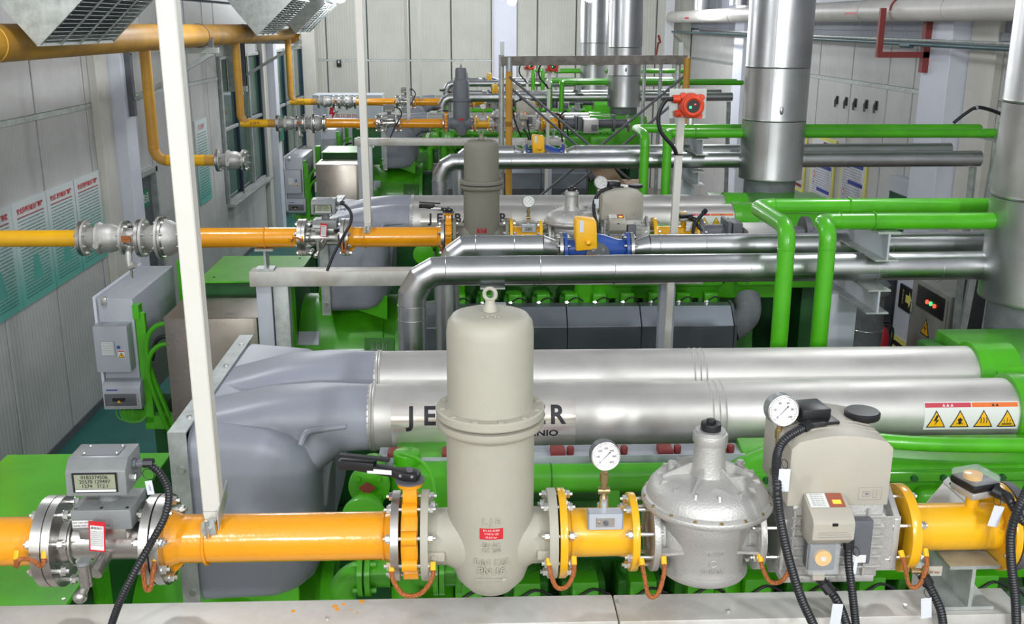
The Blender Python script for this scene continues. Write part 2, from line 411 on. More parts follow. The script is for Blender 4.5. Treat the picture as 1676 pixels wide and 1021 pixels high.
# open doorway: its dim recess is put in as a dark leaf
d = struct('door_1', G().box(XL-.12, XL-.04, 13.17, 14.28, 0, 2.44), DKGREY)
build('door_frame', G().box(XL-.05, XL+.05, 13.12, 13.2, 0, 2.5).box(XL-.05, XL+.05, 14.25, 14.33, 0, 2.5).box(XL-.05, XL+.05, 13.12, 14.33, 2.42, 2.5), GALV, d, bevel=.004, seg=1)
build('door_handle', G().cyl((XL-.04, 14.1, 1.05), (XL+.03, 14.1, 1.05), .012).box(XL+.01, XL+.03, 13.98, 14.12, 1.03, 1.06), ZINC, d)
# far wall
wf = struct('wall_back', G().box(XL-.1, XR+.1, Y1+.06, Y1+.14, 0, ZC), JOINT)
xs = [XL]+[at(px, 200, Y1).x for px in (540, 606, 674, 740, 805, 845, 878, 940, 1003, 1068)]
while xs[-1] < XR: xs.append(min(XR, xs[-1]+1.1))
for a, b in zip(xs, xs[1:]):
    white = abs(a-at(805, 200, Y1).x) < .01
    if white:
        build('wall_column', G().box(a, b, Y1-.06, Y1+.06, 0, ZC), COLW, wf, bevel=.01, seg=1)
        build('wall_conduit', G().cyl((a+.02, Y1-.1, 1), (a+.02, Y1-.1, ZC), .02, n=8), POSTW, wf); continue
    clad_panel(a+gp, b-gp, Y1, Y1+.06, 0, SEAM-.03, WALLF, wf); clad_panel(a+gp, b-gp, Y1, Y1+.06, SEAM+.02, ZC, WALLF, wf)
build('seam_strip', G().box(XL, XR, Y1-.004, Y1+.02, SEAM-.028, SEAM+.018), GALV, wf)
x = at(1091, 100, Y1).x
build('wall_column', G().box(x-.12, x+.12, Y1-.25, Y1+.02, 0, ZC), WHITE, wf, bevel=.01, seg=1)
# right wall
wr = struct('wall_right', G().box(XR+.06, XR+.14, Y0, Y1, 0, ZC), JOINT)
SR = 3.56
JR = [Y0, -4.5, -3, -1.5, 0, 1.5, 3, 4.5, 6, 7.5, 9.0, 10.1]+sorted([atx(px, 140, XR).y for px in (1495, 1453, 1393, 1339)])+[19.2, 20.6, 22, 23.4, 24.8, 26.2, Y1]
for a, b in zip(JR, JR[1:]):
    clad_panel(XR, XR+.06, a+gp, b-gp, 0, SR-.03, WALLL, wr); clad_panel(XR, XR+.06, a+gp, b-gp, SR+.03, 4.3, WALLL, wr)
    clad_panel(XR-.03, XR+.06, a, b, 4.34, ZC, SHEET, wr)
build('seam_strip', G().box(XR-.004, XR+.02, Y0, Y1, SR-.028, SR+.028), GALV, wr)
build('seam_strip', G().box(XL-.02, XL+.004, Y0, 18.35, SEAM-.028, SEAM+.028), GALV, wl)
build('cable_rack_board', G().box(XR-.08, XR, 8, 27, 4.25, 4.34), SHEET, wr)
# front wall behind the camera
struct('wall_front', G().box(XL, XR, Y0-.1, Y0, 0, ZC), WALLF)
# steel columns with their beige casing
k = 0
def column(x0, x1, y0, y1, m=COLW):
    global k; k += 1
    return struct('trim_%d' % (k+2), G().box(x0, x1, y0, y1, 0, ZC), m, bevel=.008, seg=1)
for y in (12.62, 22.35, 3.2):
    column(XL, XL+.25, y, y+.38); column(XL, XL+.10, y-.42, y-.02, POSTW)
for y in (12.15, 21.6, 3.0):
    column(XR-.32, XR, y, y+.75); column(XR-.10, XR, y-.65, y-.02, POSTW)
struct('baseboard_left', G().box(XL, XL+.02, 4.9, 27.5, 0, .1), DKGREY)
for i, (px, py) in enumerate(((499, 200),)):
    build('wall_column', G().box(XL, XL+.35, 27.6, 28.1, 0, ZC), POSTW, wf, bevel=.01, seg=1)

# ---------------------------------------------------------------- wall things
def poster(y0, y1, z0, z1, label):
    t = thing('notice_board', label, 'notice board', (XL+.005, (y0+y1)/2, z0), 'teal notice boards on the side wall')
    build('board', G().box(XL+.004, XL+.022, y0, y1, z0, z1), POSTER, t)
    w = y1-y0
    # reading direction runs with +y seen from inside the hall
    mp = plane_map((XL+.0225, (y0+y1)/2, z1-.1), (0, 1, 0), (0, 0, 1))
    text('title', '安全隐患排查治理制度', w*.078, mp, RED, t, bold=.002)
    polys('title_rule', mp, [[(-w*.4, -.062), (w*.4, -.062), (w*.4, -.054), (-w*.4, -.054)]], RED, t)
    # the printed emblem: a pale teal tower
    polys('emblem', plane_map((XL+.0226, (y0+y1)/2, z0+.2), (0, 1, 0), (0, 0, 1)), [[(-.13, 0), (.13, 0), (.05, .26), (-.05, .26)]], mat('emblem_teal', (.10, .42, .36), .6), t, lift=.0004)
ys = [ypx(-60, 340), ypx(14, 337), ypx(71, 316), ypx(117, 299), ypx(159, 281)]
names = ['teal notice board with red title, half cut off by the photo edge', 'teal notice board with red title, behind the bare yellow gas pipe end', 'teal notice board with red title, second from the white column', 'teal notice board with red title, next to the white column']
for a, b, n in zip(ys, ys[1:], names): poster(a+.012, b-.012, 1.70, 2.73, n)
t = thing('notice_board', 'narrow pale notice board on the wall before the windows', 'notice board', (XL+.005, 16.9, 1.6))
build('board', G().box(XL+.004, XL+.022, 16.55, 17.3, 1.55, 2.9), POSTER, t)
text('title', '安全操作', .1, plane_map((XL+.0225, 16.92, 2.78), (0, 1, 0), (0, 0, 1)), RED, t)
t = thing('door_sign', 'green sign with white characters beside the doorway', 'sign', (XL-.03, 13.7, 2.1))
y0 = 13.45
build('plate', G().box(XL-.035, XL-.02, y0, y0+.62, 1.98, 2.22), mat('sign_green', (.01, .2, .1), .5), t)
text('lettering', '时事救点', .15, plane_map((XL-.0195, y0+.31, 2.1), (0, 1, 0), (0, 0, 1)), PAPER, t, bold=.001)
t = thing('column_sign', 'small green sign on the white column by the windows', 'sign', (XL+.3, 22.4, 1.9))
build('plate', G().box(XL+.302, XL+.31, 22.38, 22.68, 1.95, 2.5), mat('sign_green2', (.01, .2, .1), .5), t)
text('lettering', '安全', .11, plane_map((XL+.311, 22.53, 2.25), (0, 1, 0), (0, 0, 1)), PAPER, t)
# right wall notices with yellow frames
def notice(px0, px1, z0, z1, label, full=True):
    ya, yb = atx(px0, 290, XR).y, atx(px1, 290, XR).y; y0, y1 = min(ya, yb), max(ya, yb)
    t = thing('framed_notice', label, 'notice', (XR-.02, (y0+y1)/2, z0), 'yellow edged notices on the wall')
    build('frame', G().box(XR-.03, XR-.003, y0, y1, z0, z1), CREAM, t)
    build('sheet', G().box(XR-.034, XR-.03, y0+.06, y1-.06, z0+.06, z1-.06), NOTICE, t)
    w, h = y1-y0, z1-z0; mp = plane_map((XR-.034, y1, z0), (0, -1, 0), (0, 0, 1))
    r = lambda a, b, c, d: [(w*a, h*b), (w*c, h*b), (w*c, h*d), (w*a, h*d)]
    polys('red_band', mp, [r(.08, .08, .92, .13), r(.5, .84, .92, .93)], REDOX, t)
    polys('blue_band', mp, [r(.35, .2, .9, .25), r(.35, .55, .92, .6), r(.3, .78, .9, .83)], BLUEP, t)
    g = [(w*.2+.05*math.cos(a*PI/8), h*.42+.05*math.sin(a*PI/8)) for a in range(16)]; polys('red_symbol', mp, [g], RED, t)
    polys('white_centre', mp, [[((x-w*.2)*.7+w*.2, (y-h*.42)*.7+h*.42) for x, y in g]], PAPER, t, lift=.002)
    text('lettering', '禁止', .05, plane_map(mp(w*.2, h*.3), (0, -1, 0), (0, 0, 1)), INK, t)
notice(1420, 1377, 1.35, 2.55, 'yellow edged notice with red and blue bands, nearest the white column')
notice(1366, 1328, 1.45, 2.6, 'yellow edged notice with blue bands, middle one of the three')
notice(1318, 1290, 1.5, 2.6, 'yellow edged notice mostly hidden behind the big steel stack')
# holes / brackets on the right wall
for i, px in enumerate((1370, 1385, 1400, 1418, 1434)):
    p = atx(px, 163+i*2.2, XR-.004)
    t = thing('cable_hole', 'ragged dark cable hole in the wall panel, %s' % ['farthest one', 'second from the far end', 'middle one', 'fourth from the far end', 'nearest one'][i], 'hole', p, 'cable holes in the wall')
    build('opening', G().box(XR-.006, XR-.001, p.y-.06, p.y+.06, p.z-.075, p.z+.06), INK, t)
    build('cable_stub', G().tube([(XR-.01, p.y, p.z+.05), (XR-.03, p.y+.02, p.z-.02), (XR-.02, p.y+.03, p.z-.12)], .016, 6), DKGREY, t)
# dark switch on far wall + danger sign
p = at(555, 103, Y1-.03)
t = thing('wall_switch', 'small black switch box high on the far wall', 'switch', p); build('box', G().box(p.x-.06, p.x+.06, Y1-.09, Y1-.002, p.z-.1, p.z+.08), BLACK, t, bevel=.01); build('lever', G().box(p.x-.02, p.x+.02, Y1-.12, Y1-.09, p.z, p.z+.06), ZINC, t)
p = at(563, 185, 24)
t = thing('danger_sign', 'white danger sign with red characters on grey cabinet', 'sign', (p.x, 23.9, p.z))
build('plate', G().box(p.x-.36, p.x+.3, 23.88, 23.895, p.z-.17, p.z+.17), PAPER, t)
mp = plane_map((p.x, 23.88, p.z), (1, 0, 0), (0, 0, 1))
text('lettering', '高压危险', .13, plane_map((p.x+.06, 23.88, p.z-.08), (1, 0, 0), (0, 0, 1)), RED, t)
polys('bolt_symbol', mp, [[(-.3, .14), (-.2, .14), (-.24, .03), (-.17, .03), (-.28, -.15), (-.26, -.02), (-.33, -.02)]], RED, t)
t = thing('switch_cabinet', 'grey switch cabinet carrying the red and white danger sign', 'cabinet', (p.x+.1, 24.3, 0))
build('body', G().box(p.x-.7, p.x+.9, 23.9, 24.7, .05, p.z+.42), CABGREY, t, bevel=.01)
build('plinth', G().box(p.x-.66, p.x+.86, 23.94, 24.66, 0, .05), DKGREY, t)
build('door_handle', G().box(p.x+.8, p.x+.84, 23.87, 23.9, 1.2, 1.4), BLACK, t)

# ---------------------------------------------------------------- hanging lamps
for i, (x, y, z) in enumerate(LAMPS):
    if i not in (0, 1, 2): continue
    t = thing('pendant_lamp', ['high bay lamp hanging near the far white column', 'high bay lamp hanging above the tall white post', 'high bay lamp hanging beside the paired steel stacks'][i], 'lamp', (x, y, z), 'hanging high bay lamps')
    build('bulb', G().lathe([(.001, -.1), (.06, -.085), (.1, -.04), (.11, 0), (.09, .03)], (x, y, z), n=20), BULB, t)
    build('shade', G().lathe([(.24, .03), (.245, .03), (.12, .16), (.06, .22), (.055, .22), (.11, .155), (.235, .035)], (x, y, z), n=24), GALV, t)
    build('cord', G().cyl((x, y, z+.22), (x, y, ZC), .012, n=6), BLACK, t)
# ---------------------------------------------------------------- yellow header pipe
HX, HZ, HR = -3.25, 4.268, .13
t = thing('header_pipe', 'large dusty yellow gas header pipe under the wall ducts', 'pipe', (HX, 4, HZ))
build('pipe', G().cyl((HX, -2, HZ), (HX, 19.1, HZ), HR, n=32), YELLOWOLD, t)
for y in (1.5, 7.2, 10.9, 15.2): build('weld', G().torus((HX, y, HZ), (0, 1, 0), HR, .006, 32, 6), YELLOWOLD, t)
build('end_cap', G().lathe([(HR, 0), (HR*.98, .04), (HR*.8, .09), (HR*.5, .115), (.001, .12)], (HX, 19.1, HZ), (0, 1, 0)), YELLOWOLD, t)
build('end_flange', G().ring((HX, 19.0, HZ), (HX, 19.04, HZ), HR*1.45, HR*.98), YELLOWOLD, t)
build('end_flange', G().ring((HX, 19.05, HZ), (HX, 19.09, HZ), HR*1.45, HR*.98), YELLOWOLD, t)
# brackets from the columns
for i, y in enumerate((12.8, 22.5)):
    xe = HX+.2 if i == 0 else HX+.2; yy = y if i == 0 else 19.2
    t = thing('pipe_bracket', ['triangular grey steel bracket under the yellow header, nearer one', 'triangular grey steel bracket under the yellow header, far one by the windows'][i], 'bracket', (XL+.25, yy, 3.9), 'brackets holding the header pipe')
    zt = HZ-HR-.03
    build('arm', G().box(XL+.25, xe, yy-.035, yy+.035, zt-.05, zt+.02), GALV, t, bevel=.003, seg=1)
    build('brace', G().beam((XL+.33, yy, zt-.6), (xe-.08, yy, zt-.05), .06, .05), GALV, t)
    build('wall_channel', G().box(XL+.25, XL+.32, yy-.05, yy+.05, zt-.8, zt+.1), DKGREY, t, bevel=.003, seg=1)
    build('stop_block', G().box(xe-.12, xe-.06, yy-.03, yy+.03, zt+.02, zt+.14), DKGREY, t)
    build('clamp', G().torus((HX, yy-.12, HZ), (0, 1, 0), HR+.004, .006, 28, 6), DKGREY, t)
    if i == 1: build('wall_arm', G().box(XL, XL+.32, yy-.04, yy+.04, zt-.9, zt+.05), GALV, t)
# air outlets with slatted grilles
def air_outlet(y0, label, L=1.45, s=1.0, first=False):
    x0, z0 = -2.9, 4.262
    x1, z1 = -2.62, 4.62   # grille rises towards the hall
    x1, z1 = x0+.50*s, z0+.47*s
    xa, za = x0-.42*s, z0+.52*s
    t = thing('air_outlet', label, 'duct', (x0, y0, z0), 'sheet metal air outlets above the header')
    for yy in (y0, y0+L): build('end_cheek', G().prism([(x0, z0), (x1, z1), (x1, z1+.6), (xa, za+.6), (xa, za)], (0, yy, 0), (1, 0, 0), (0, 0, 1), (0, .012, 0)), GALV, t)
    build('back_sheet', G().prism([(x0, z0), (xa, za), (xa-.01, za), (x0-.01, z0-.005)], (0, y0, 0), (1, 0, 0), (0, 0, 1), (0, L+.012, 0)), GALV, t)
    dx, dz = (x1-x0), (z1-z0); ln = math.hypot(dx, dz); u = V(dx/ln, 0, dz/ln); n = V(u.z, 0, -u.x)
    fr = build('grille_frame', G().beam((x0, y0, z0), (x0, y0+L, z0), .025, .02).beam((x1, y0, z1), (x1, y0+L, z1), .025, .02)
          .beam((x0, y0+.01, z0), (x1, y0+.01, z1), .025, .02).beam((x0, y0+L, z0), (x1, y0+L, z1), .025, .02), GALV, t)
    for k in range(1, 4): build('grille_bar', G().beam(V(x0, y0+L*k/4, z0)+n*.01, V(x1, y0+L*k/4, z1)+n*.01, .016, .012), GALV, t)
    me = None; ns = 17
    for k in range(1, ns):
        c = V(x0, y0+L/2, z0)+u*(ln*k/ns)
        if me is None: me = gmesh('slat', G().obox((0, 0, 0), (0, 1, 0), (u+n*.8).normalized(), (u+n*.8).cross(V(0, 1, 0)), L/2, .014, .0015), GALV)
        inst('slat', me, Matrix.Translation(c), t)
    build('back_plate', G().obox(V(x0, y0+L/2, z0)+u*ln/2-n*.06, (0, 1, 0), u, n, L/2-.01, ln/2-.01, .003), DKGREY, t)
    build('duct_neck', G().box(xa, x1, y0+.1, y0+L-.1, za+.55, ZC-.3), GALV, t)
    return t
air_outlet(7.15, 'galvanised air outlet with slatted grille, nearest of the row')
air_outlet(14.4, 'galvanised air outlet with slatted grille, middle of the row')
air_outlet(17.6, 'galvanised air outlet with slatted grille, farthest of the row, beside lamp')
# ---------------------------------------------------------------- white lagged pipe and its neighbours along the opposite wall
t = thing('lagged_pipe', 'thick white lagged pipe running high along the wall', 'pipe', (5.3, 12, 4.59))
build('pipe', G().cyl((5.3, -1, 4.58), (5.3, 27.6, 4.62), .14, n=32), LAGG, t)
for y in (9.3, 11.4, 13.9, 16.2, 18.6, 21, 23.5, 25.6): build('band', G().torus((5.3, y, 4.6), (0, 1, 0), .141, .004, 28, 6), GALV, t)
for y in (13.9, 24.7):
    mp = tube_map(0, 0, 0, 1, 0); c = V(5.3, y, 4.59)
    g = G(); a = [math.radians(180-12), math.radians(180+12)]
    g.add([(c.x+.1415*math.cos(q), c.y+dy, c.z+.1415*math.sin(q)) for q in a for dy in (0, .45)], [(0, 1, 3, 2)]); build('red_label', g, RED, t)
t = thing('pipe_bracket', 'red oxide painted hanger arm carrying white and teal pipes', 'bracket', (5.2, 12.75, 4.1))
build('hanger', G().beam((5.06, 12.75, 4.05), (5.06, 12.75, 4.62), .07, .05, (0, 1, 0)), REDOX, t)
build('cross_arm', G().box(5.03, 5.7, 12.7, 12.8, 4.03, 4.1), REDOX, t)
build('wall_post', G().box(5.6, 5.7, 12.7, 12.8, 3.85, 4.7), REDOX, t)
build('cradle', G().torus((5.3, 12.75, 4.59), (0, 1, 0), .155, .014, 20, 6, 0, PI), REDOX, t)
t = thing('teal_pipe', 'thin dark teal pipe below the white lagged pipe', 'pipe', (5.4, 12, 4.18)); build('pipe', G().cyl((5.4, -1, 4.15), (5.4, 27.9, 4.25), .026, n=12), TEALPIPE, t); build('coupling', G().cyl((5.4, 12.6, 4.178), (5.4, 12.9, 4.179), .034, n=12), TEALPIPE, t)
t = thing('grey_pipe', 'thin grey pipe running just beside the teal pipe', 'pipe', (5.52, 12, 4.22)); build('pipe', G().cyl((5.55, -1, 4.2), (5.55, 24, 4.27), .02, n=10), GALV, t); build('coupling', G().cyl((5.55, 14, 4.24), (5.55, 14.2, 4.241), .028, n=10), GALV, t)
t = thing('drain_pipe', 'bent black pipe dropping from the white lagged pipe', 'pipe', (5.3, 20, 4.4)); build('pipe', G().tube(fillet([(5.3, 19, 4.45), (5.3, 19, 4.28), (5.3, 24, 4.3)], .06), .02, 8), BLACK, t); build('clamp', G().torus((5.3, 19, 4.4), (0, 0, 1), .024, .006), ZINC, t)
# grey equipment lying high beside the far wall
t = thing('roof_duct', 'bright round ventilation ducts crossing high by the far corner', 'duct', (5.2, 24, 5.3))
build('trunk', G().tube(fillet([(5.5, 25, 4.75), (5.5, 25, 6.3), (3.4, 25, 6.6)], .4), .2, 20), CLAD, t)
build('trunk', G().cyl((5.4, 21, 4.8), (5.4, 21, 7), .2, n=20), CLAD, t)
# ================================================================ ONE BAY, built nearest the camera, then copied to the others
GY, GZ = 2.52, 3.05          # axis of the gas line
def gx(px, y=None): return at(px, 880, GY-.06 if y is None else y).x
def gf(px): return at(px, 885, GY-.115).x          # rim of a flange
BAY = []                     # (root, label template, group, rows it appears on)
def bay(root, tmpl, group=None, rows=(1, 2, 3)):
    BAY.append((root, tmpl, group, rows)); return root
ROWW = ['of the nearest gas line', 'of the second gas line', 'of the third gas line', 'of the farthest gas line']
ENGW = ['of the nearest engine', 'of the second engine', 'of the third engine', 'of the farthest engine']
def T(name, tmpl, cat, loc, group=None, rows=(1, 2, 3)):
    lab = tmpl.replace('@', ROWW[0]).replace('#', ENGW[0])
    t = thing(name, lab, cat, loc, group); return bay(t, tmpl, group, rows)
GYv = (0, GY, GZ)
def xcyl(x0, x1, r, n=32, r2=None, y=GY, z=GZ): return G().cyl((x0, y, z), (x1, y, z), r, r2, n)
def xring(x0, x1, ro, ri, n=40, y=GY, z=GZ): return G().ring((x0, y, z), (x1, y, z), ro, ri, n)
def strap(parent, xa, xb, z=GZ-.06, y=GY-.11, drop=.06, lab=None):
    p = spline([(xa, y+.01, z+.03), (xa+.004, y-.015, z), (xa*.7+xb*.3, y-.025, z-drop*.8), (xa*.3+xb*.7, y-.025, z-drop*.75), (xb-.002, y-.015, z), (xb, y+.01, z+.035)], 6)
    g = G(); g.tube(p, .006, 8, [.0058+.001*(i % 2) for i in range(len(p))])
    s = build('earthing_braid', g, COPPER, parent); 
    build('sleeve', G().cyl(p[0], p[3], .0078, n=8), WARNY, parent); build('sleeve', G().cyl(p[-1], p[-4], .0078, n=8), WARNY, parent); return s
FR = .122
# ---- gas pipe, end by the wall to the meter
xm0 = gf(45); xm1 = gf(257)
t = T('gas_pipe', 'orange gas pipe @ ending at the meter inlet flange', 'pipe', (-1.5, GY, GZ), 'orange gas pipes')
build('pipe', xcyl(-2.02, xm0+.004, .0655), ORANGE, t)
build('flange', xring(xm0, xm0+.027, FR, .05), STEEL, t); build('weld', G().torus((xm0-.002, GY, GZ), (1, 0, 0), .066, .004, 28, 6), ORANGE, t)
build('pipe_clamp', G().torus((-1.378, GY, GZ), (1, 0, 0), .069, .005, 28, 6), ORANGE, t)
build('flange', xring(-2.05, -2.02, FR, .05), STEEL, t)
bolts(t, xm0, xm0+.068, GY, GZ, .103, 8, .0135)
# pedestal below the clamp
t = T('pipe_pedestal', 'short grey steel pedestal under the orange pipe @', 'pedestal', (-1.378, GY, 2.845), 'pedestals under the orange pipes')
build('web', G().box(-1.385, -1.371, GY-.06, GY+.05, 2.855, 2.975), GALV, t)
build('top_plate', G().box(-1.44, -1.32, GY-.07, GY+.06, 2.972, 2.984), GALV, t); build('base_plate', G().box(-1.44, -1.32, GY-.09, GY+.01, 2.846, 2.858), GALV, t)
# ---- flow meter
t = T('gas_meter', 'stainless gas meter with grey display head @', 'meter', ((xm0+xm1)/2, GY, GZ), 'gas meters')
a = gf(64); b = gf(239)
build('gasket', xcyl(xm0+.028, a-.001, FR*.97, 36), GASKET, t)
build('flange', xring(a, a+.021, FR, .04), STEEL, t); build('flange', xring(gf(224), b, FR, .04), STEEL, t)
build('body', G().lathe([(.06, a+.02), (.056, a+.035), (.053, a+.05), (.053, gx(210)), (.058, gx(222)), (.06, gx(225))], (0, GY, GZ), (1, 0, 0)), STEEL, t)
build('body_ring', G().torus((a+.045, GY, GZ), (1, 0, 0), .058, .006), STEEL, t)
jy0, jy1 = GY-.075, GY+.06
zt = at(160, 835, jy0).z; x0, x1 = at(114, 840, jy0).x, at(214, 840, jy0).x
build('saddle', G().box(x0+.012, x1-.02, jy0+.01, jy1-.01, GZ+.035, GZ+.075), STEEL, t, bevel=.004)
build('junction_box', G().box(x0, x1, jy0, jy1, GZ+.068, zt), MIDGREY, t, bevel=.005)
for sx in (x0+.012, (x0+x1)/2, x1-.012): build('screw', G().cyl((sx, jy0+.012, zt), (sx, jy0+.012, zt+.002), .004, n=10), BLACK, t)
lab = build('data_label', G().box(x0+.004, x0+.056, jy0-.001, jy0+.001, GZ+.077, GZ+.097), PAPER, t)
text('lettering', 'QA-150-TEMPS', .0075, plane_map((x0+.03, jy0-.0012, GZ+.0915), (1, 0, 0), (0, 0, 1)), INK, t)
text('lettering', 'QA00-WA1101', .0075, plane_map((x0+.03, jy0-.0012, GZ+.0825), (1, 0, 0), (0, 0, 1)), INK, t)
xc = (x0+x1)/2+.0
build('neck', G().cyl((xc, GY, zt), (xc, GY, zt+.045), .027, n=28), MIDGREY, t)
# display head
hy0, hy1 = GY-.07, GY+.06; hx0, hx1 = at(106, 790, hy0).x, at(206, 790, hy0).x; hz0, hz1 = at(160, 812, hy0).z, at(160, 749, hy0+.035).z
hd = build('display_head', G().prism([(hy0, hz0), (hy1, hz0), (hy1, hz1), (hy0+.035, hz1), (hy0+.006, hz1-.025)], (hx0, 0, 0), (0, 1, 0), (0, 0, 1), (hx1-hx0, 0, 0)), MIDGREY, t, bevel=.004)
mp = plane_map((hx0, hy0-.001, hz0), (1, 0, 0), (0, 0, 1)); w = hx1-hx0
build('display_bezel', G().ring((0, 0, 0), (0, 0, 0), 0, 0) if False else G().box(hx0+.02, hx1-.022, hy0-.002, hy0+.002, hz0+.012, hz1-.028), BLACK, t)
build('display', G().box(hx0+.026, hx1-.026, hy0-.003, hy0, hz0+.022, hz1-.031), LCD, t)
build('display_strip', G().box(hx0+.026, hx1-.026, hy0-.003, hy0, hz0+.014, hz0+.020), PAPER, t)
for k, s in enumerate(('0183374506', '25570 129497', '1274   312.1')): text('digits', s, .0145, plane_map(((hx0+hx1)/2, hy0-.0034, hz1-.038-.0125*k), (1, 0, 0), (0, 0, 1)), INK, t, sx=.95)
build('top_plate', G().box(hx0+.03, hx1-.03, hy0+.05, hy1-.02, hz1, hz1+.002), DKGREY, t)
for sx in (hx0+.036, hx1-.036):
    for sy in (hy0+.056, hy1-.026): build('rivet', G().sphere((sx, sy, hz1+.003), .0035, 8, 6), ZINC, t)
build('side_plug', G().cyl((hx1-.002, GY-.02, hz0+.03), (hx1+.012, GY-.02, hz0+.03), .012, n=6), ZINC, t)
build('cable_gland', G().cyl((hx1-.002, GY-.005, hz1-.032), (hx1+.01, GY-.005, hz1-.032), .016, n=6).cyl((hx1+.01, GY-.005, hz1-.032), (hx1+.045, GY-.005, hz1-.03), .0105, n=14), DKGREY, t)
# drain valve of the meter
vx = gx(150)
dv = build('test_valve', G().cyl((gx(165), GY-.045, GZ-.02), (gx(158), GY-.10, GZ-.045), .02, n=18).cyl((gx(150), GY-.13, GZ+.0), (gx(151), GY-.13, GZ-.062), .0165, n=18).cyl((gx(152), GY-.12, GZ-.05), (gx(140), GY-.13, GZ-.092), .011, .012, 14), STEEL, t)
build('valve_cap', G().cyl((gx(150), GY-.13, GZ+.002), (gx(150), GY-.13, GZ+.012), .0185, n=20), MIDGREY, t)
build('valve_ball', G().sphere((gx(138), GY-.13, GZ-.094), .0185, 16, 12), STEEL, t)
strap(t, gx(238)+.006, gx(262), GZ-.02, GY-.115, .06)
strap(t, gx(40), gx(85), GZ+.0, GY-.118, -.03)
# card hanging on the meter
card = T('hanging_card', 'small red bordered card wired to the meter @', 'tag', (gx(158), jy0-.02, GZ), 'cards on the gas meters', rows=(1,))
cu = V(1, 0, -.12).normalized(); cv = V(.12, -.1, 1).normalized(); co = at(159, 878, jy0-.035)
build('card', G().obox(co, cu, cv, cu.cross(cv), .021, .046, .0006), RED, card)
build('printed_face', G().obox(co-cu.cross(cv)*.0008*(1 if cu.cross(cv).y > 0 else -1)+cv*-.004, cu, cv, cu.cross(cv), .017, .037, .0003), PAPER, card)
text('lettering', '重要提示', .0075, plane_map(co-V(0, .0016, 0)+cv*.026, cu, cv), INK, card)
for k in range(8): text('lettering', '请勿擅自拆动本仪表', .0036, plane_map(co-V(0, .0016, 0)+cv*(.016-.006*k), cu, cv), INKG, card)
build('wire_loop', G().tube(spline([co+cv*.043, V(xc-.02, jy0-.03, GZ+.09), V(xc, GY-.03, zt+.006), V(xc+.03, jy0-.02, GZ+.088), co+cv*.043], 6), .0007, 5), WIRE, card)
# black conduit of the meter
cbl = T('cable', 'black corrugated cable looping down from the meter head @', 'cable', (hx1+.04, GY, hz1), 'cables of the gas meters')
P = [V(hx1+.04, GY-.005, hz1-.03), at(262, 775, GY-.02), at(276, 805, GY-.05), at(270, 845, GY-.1), at(245, 892, GY-.155), at(218, 940, GY-.17), at(196, 985, GY-.17), at(178, 1035, GY-.15)]
g = G(); conduit_g(g, P, .0105); build('conduit', g, RUBBER, cbl)
build('gland_nut', G().cyl(P[0]-V(.012, 0, 0), P[0]+V(.014, 0, 0), .0135, n=8), BLACK, cbl)
tg = T('cable_tag', 'white tag hanging by the meter cable @', 'tag', at(246, 790, GY-.03), 'white tags on the meter cables')
build('tag', G().obox(at(245, 798, GY-.03), (1, 0, .12), (-.1, 0, 1), (0, 1, 0), .0095, .020, .0007), TAG, tg, bevel=.0006, seg=1)
build('wire_loop', G().torus(at(243, 776, GY-.025), (.2, 1, .1), .016, .001, 20, 5), BLACK, tg)
text('lettering', '计量表', .006, plane_map(at(245, 798, GY-.0315), (.12, 0, -1), (1, 0, .12)), INKG, tg)
# ---- pipe between meter and valve
xb = gx(628)
t = T('gas_pipe', 'glossy orange gas pipe @ between meter and filter valve', 'pipe', (-.5, GY, GZ), 'orange gas pipes')
build('pipe', G().cyl((xm1, GY, GZ), (xb, GY, GZ), .0655, n=36), ORANGE, t)
build('flange', xring(gf(242), xm1, FR, .05), STEEL, t); build('weld_collar', G().lathe([(.078, xm1), (.07, xm1+.02), (.066, xm1+.03)], (0, GY, GZ), (1, 0, 0)), ORANGE, t)
build('gusset', G().prism([(xm1, GZ-.105), (xm1, GZ-.05), (xm1+.04, GZ-.06)], (0, GY-.004, 0), (1, 0, 0), (0, 0, 1), (0, .008, 0)), ORANGE, t)
build('gasket', xcyl(gf(239)+.001, gf(242)-.001, FR*.96, 36), GASKET, t)
build('weld', G().torus((xb-.004, GY, GZ), (1, 0, 0), .067, .004, 28, 6), ORANGE, t)
fx0, fx1 = gf(638), gf(651)
build('weld_neck', G().lathe([(.066, xb), (.07, fx0-.012), (.075, fx0)], (0, GY, GZ), (1, 0, 0)), ORANGE, t)
build('flange', xring(fx0, fx1, FR, .05), STEEL, t)
bolts(t, gf(224), xm1, GY, GZ, .103, 8, .0135)
build('u_bolt', G().torus((-.725, GY, GZ), (1, 0, 0), .069, .0045, 28, 6), ORANGE, t)
# ---- hanger post
t = T('hanger_post', 'ivory square hanger post bolted to the orange pipe @', 'post', (-.725, GY, GZ+.065), 'ivory posts hanging from the roof')
py_ = GY-.03; pb = at(346, 838, py_); pt = at(270, 0, py_); sl = (pt.x-pb.x)/(pt.z-pb.z); px_ = pb.x
post_x = lambda z: pb.x+sl*(z-pb.z)
build('post', G().loft([[(post_x(z)+dx, py_+dy, z) for dx, dy in ((-.0235, 0), (.0235, 0), (.0235, .047), (-.0235, .047))] for z in (pb.z, ZC-.05)]), POSTW, t, bevel=.003, seg=1)
build('post_tip', G().loft([[(px_+dx, py_+dy, pb.z) for dx, dy in ((-.0225, 0), (.0225, 0), (.0225, .045), (-.0225, .045))], [(px_-.004+dx*.6, py_+.0+dy*.5, pb.z-.03) for dx, dy in ((-.0225, 0), (.0225, 0), (.0225, .045), (-.0225, .045))]]), POSTW, t)
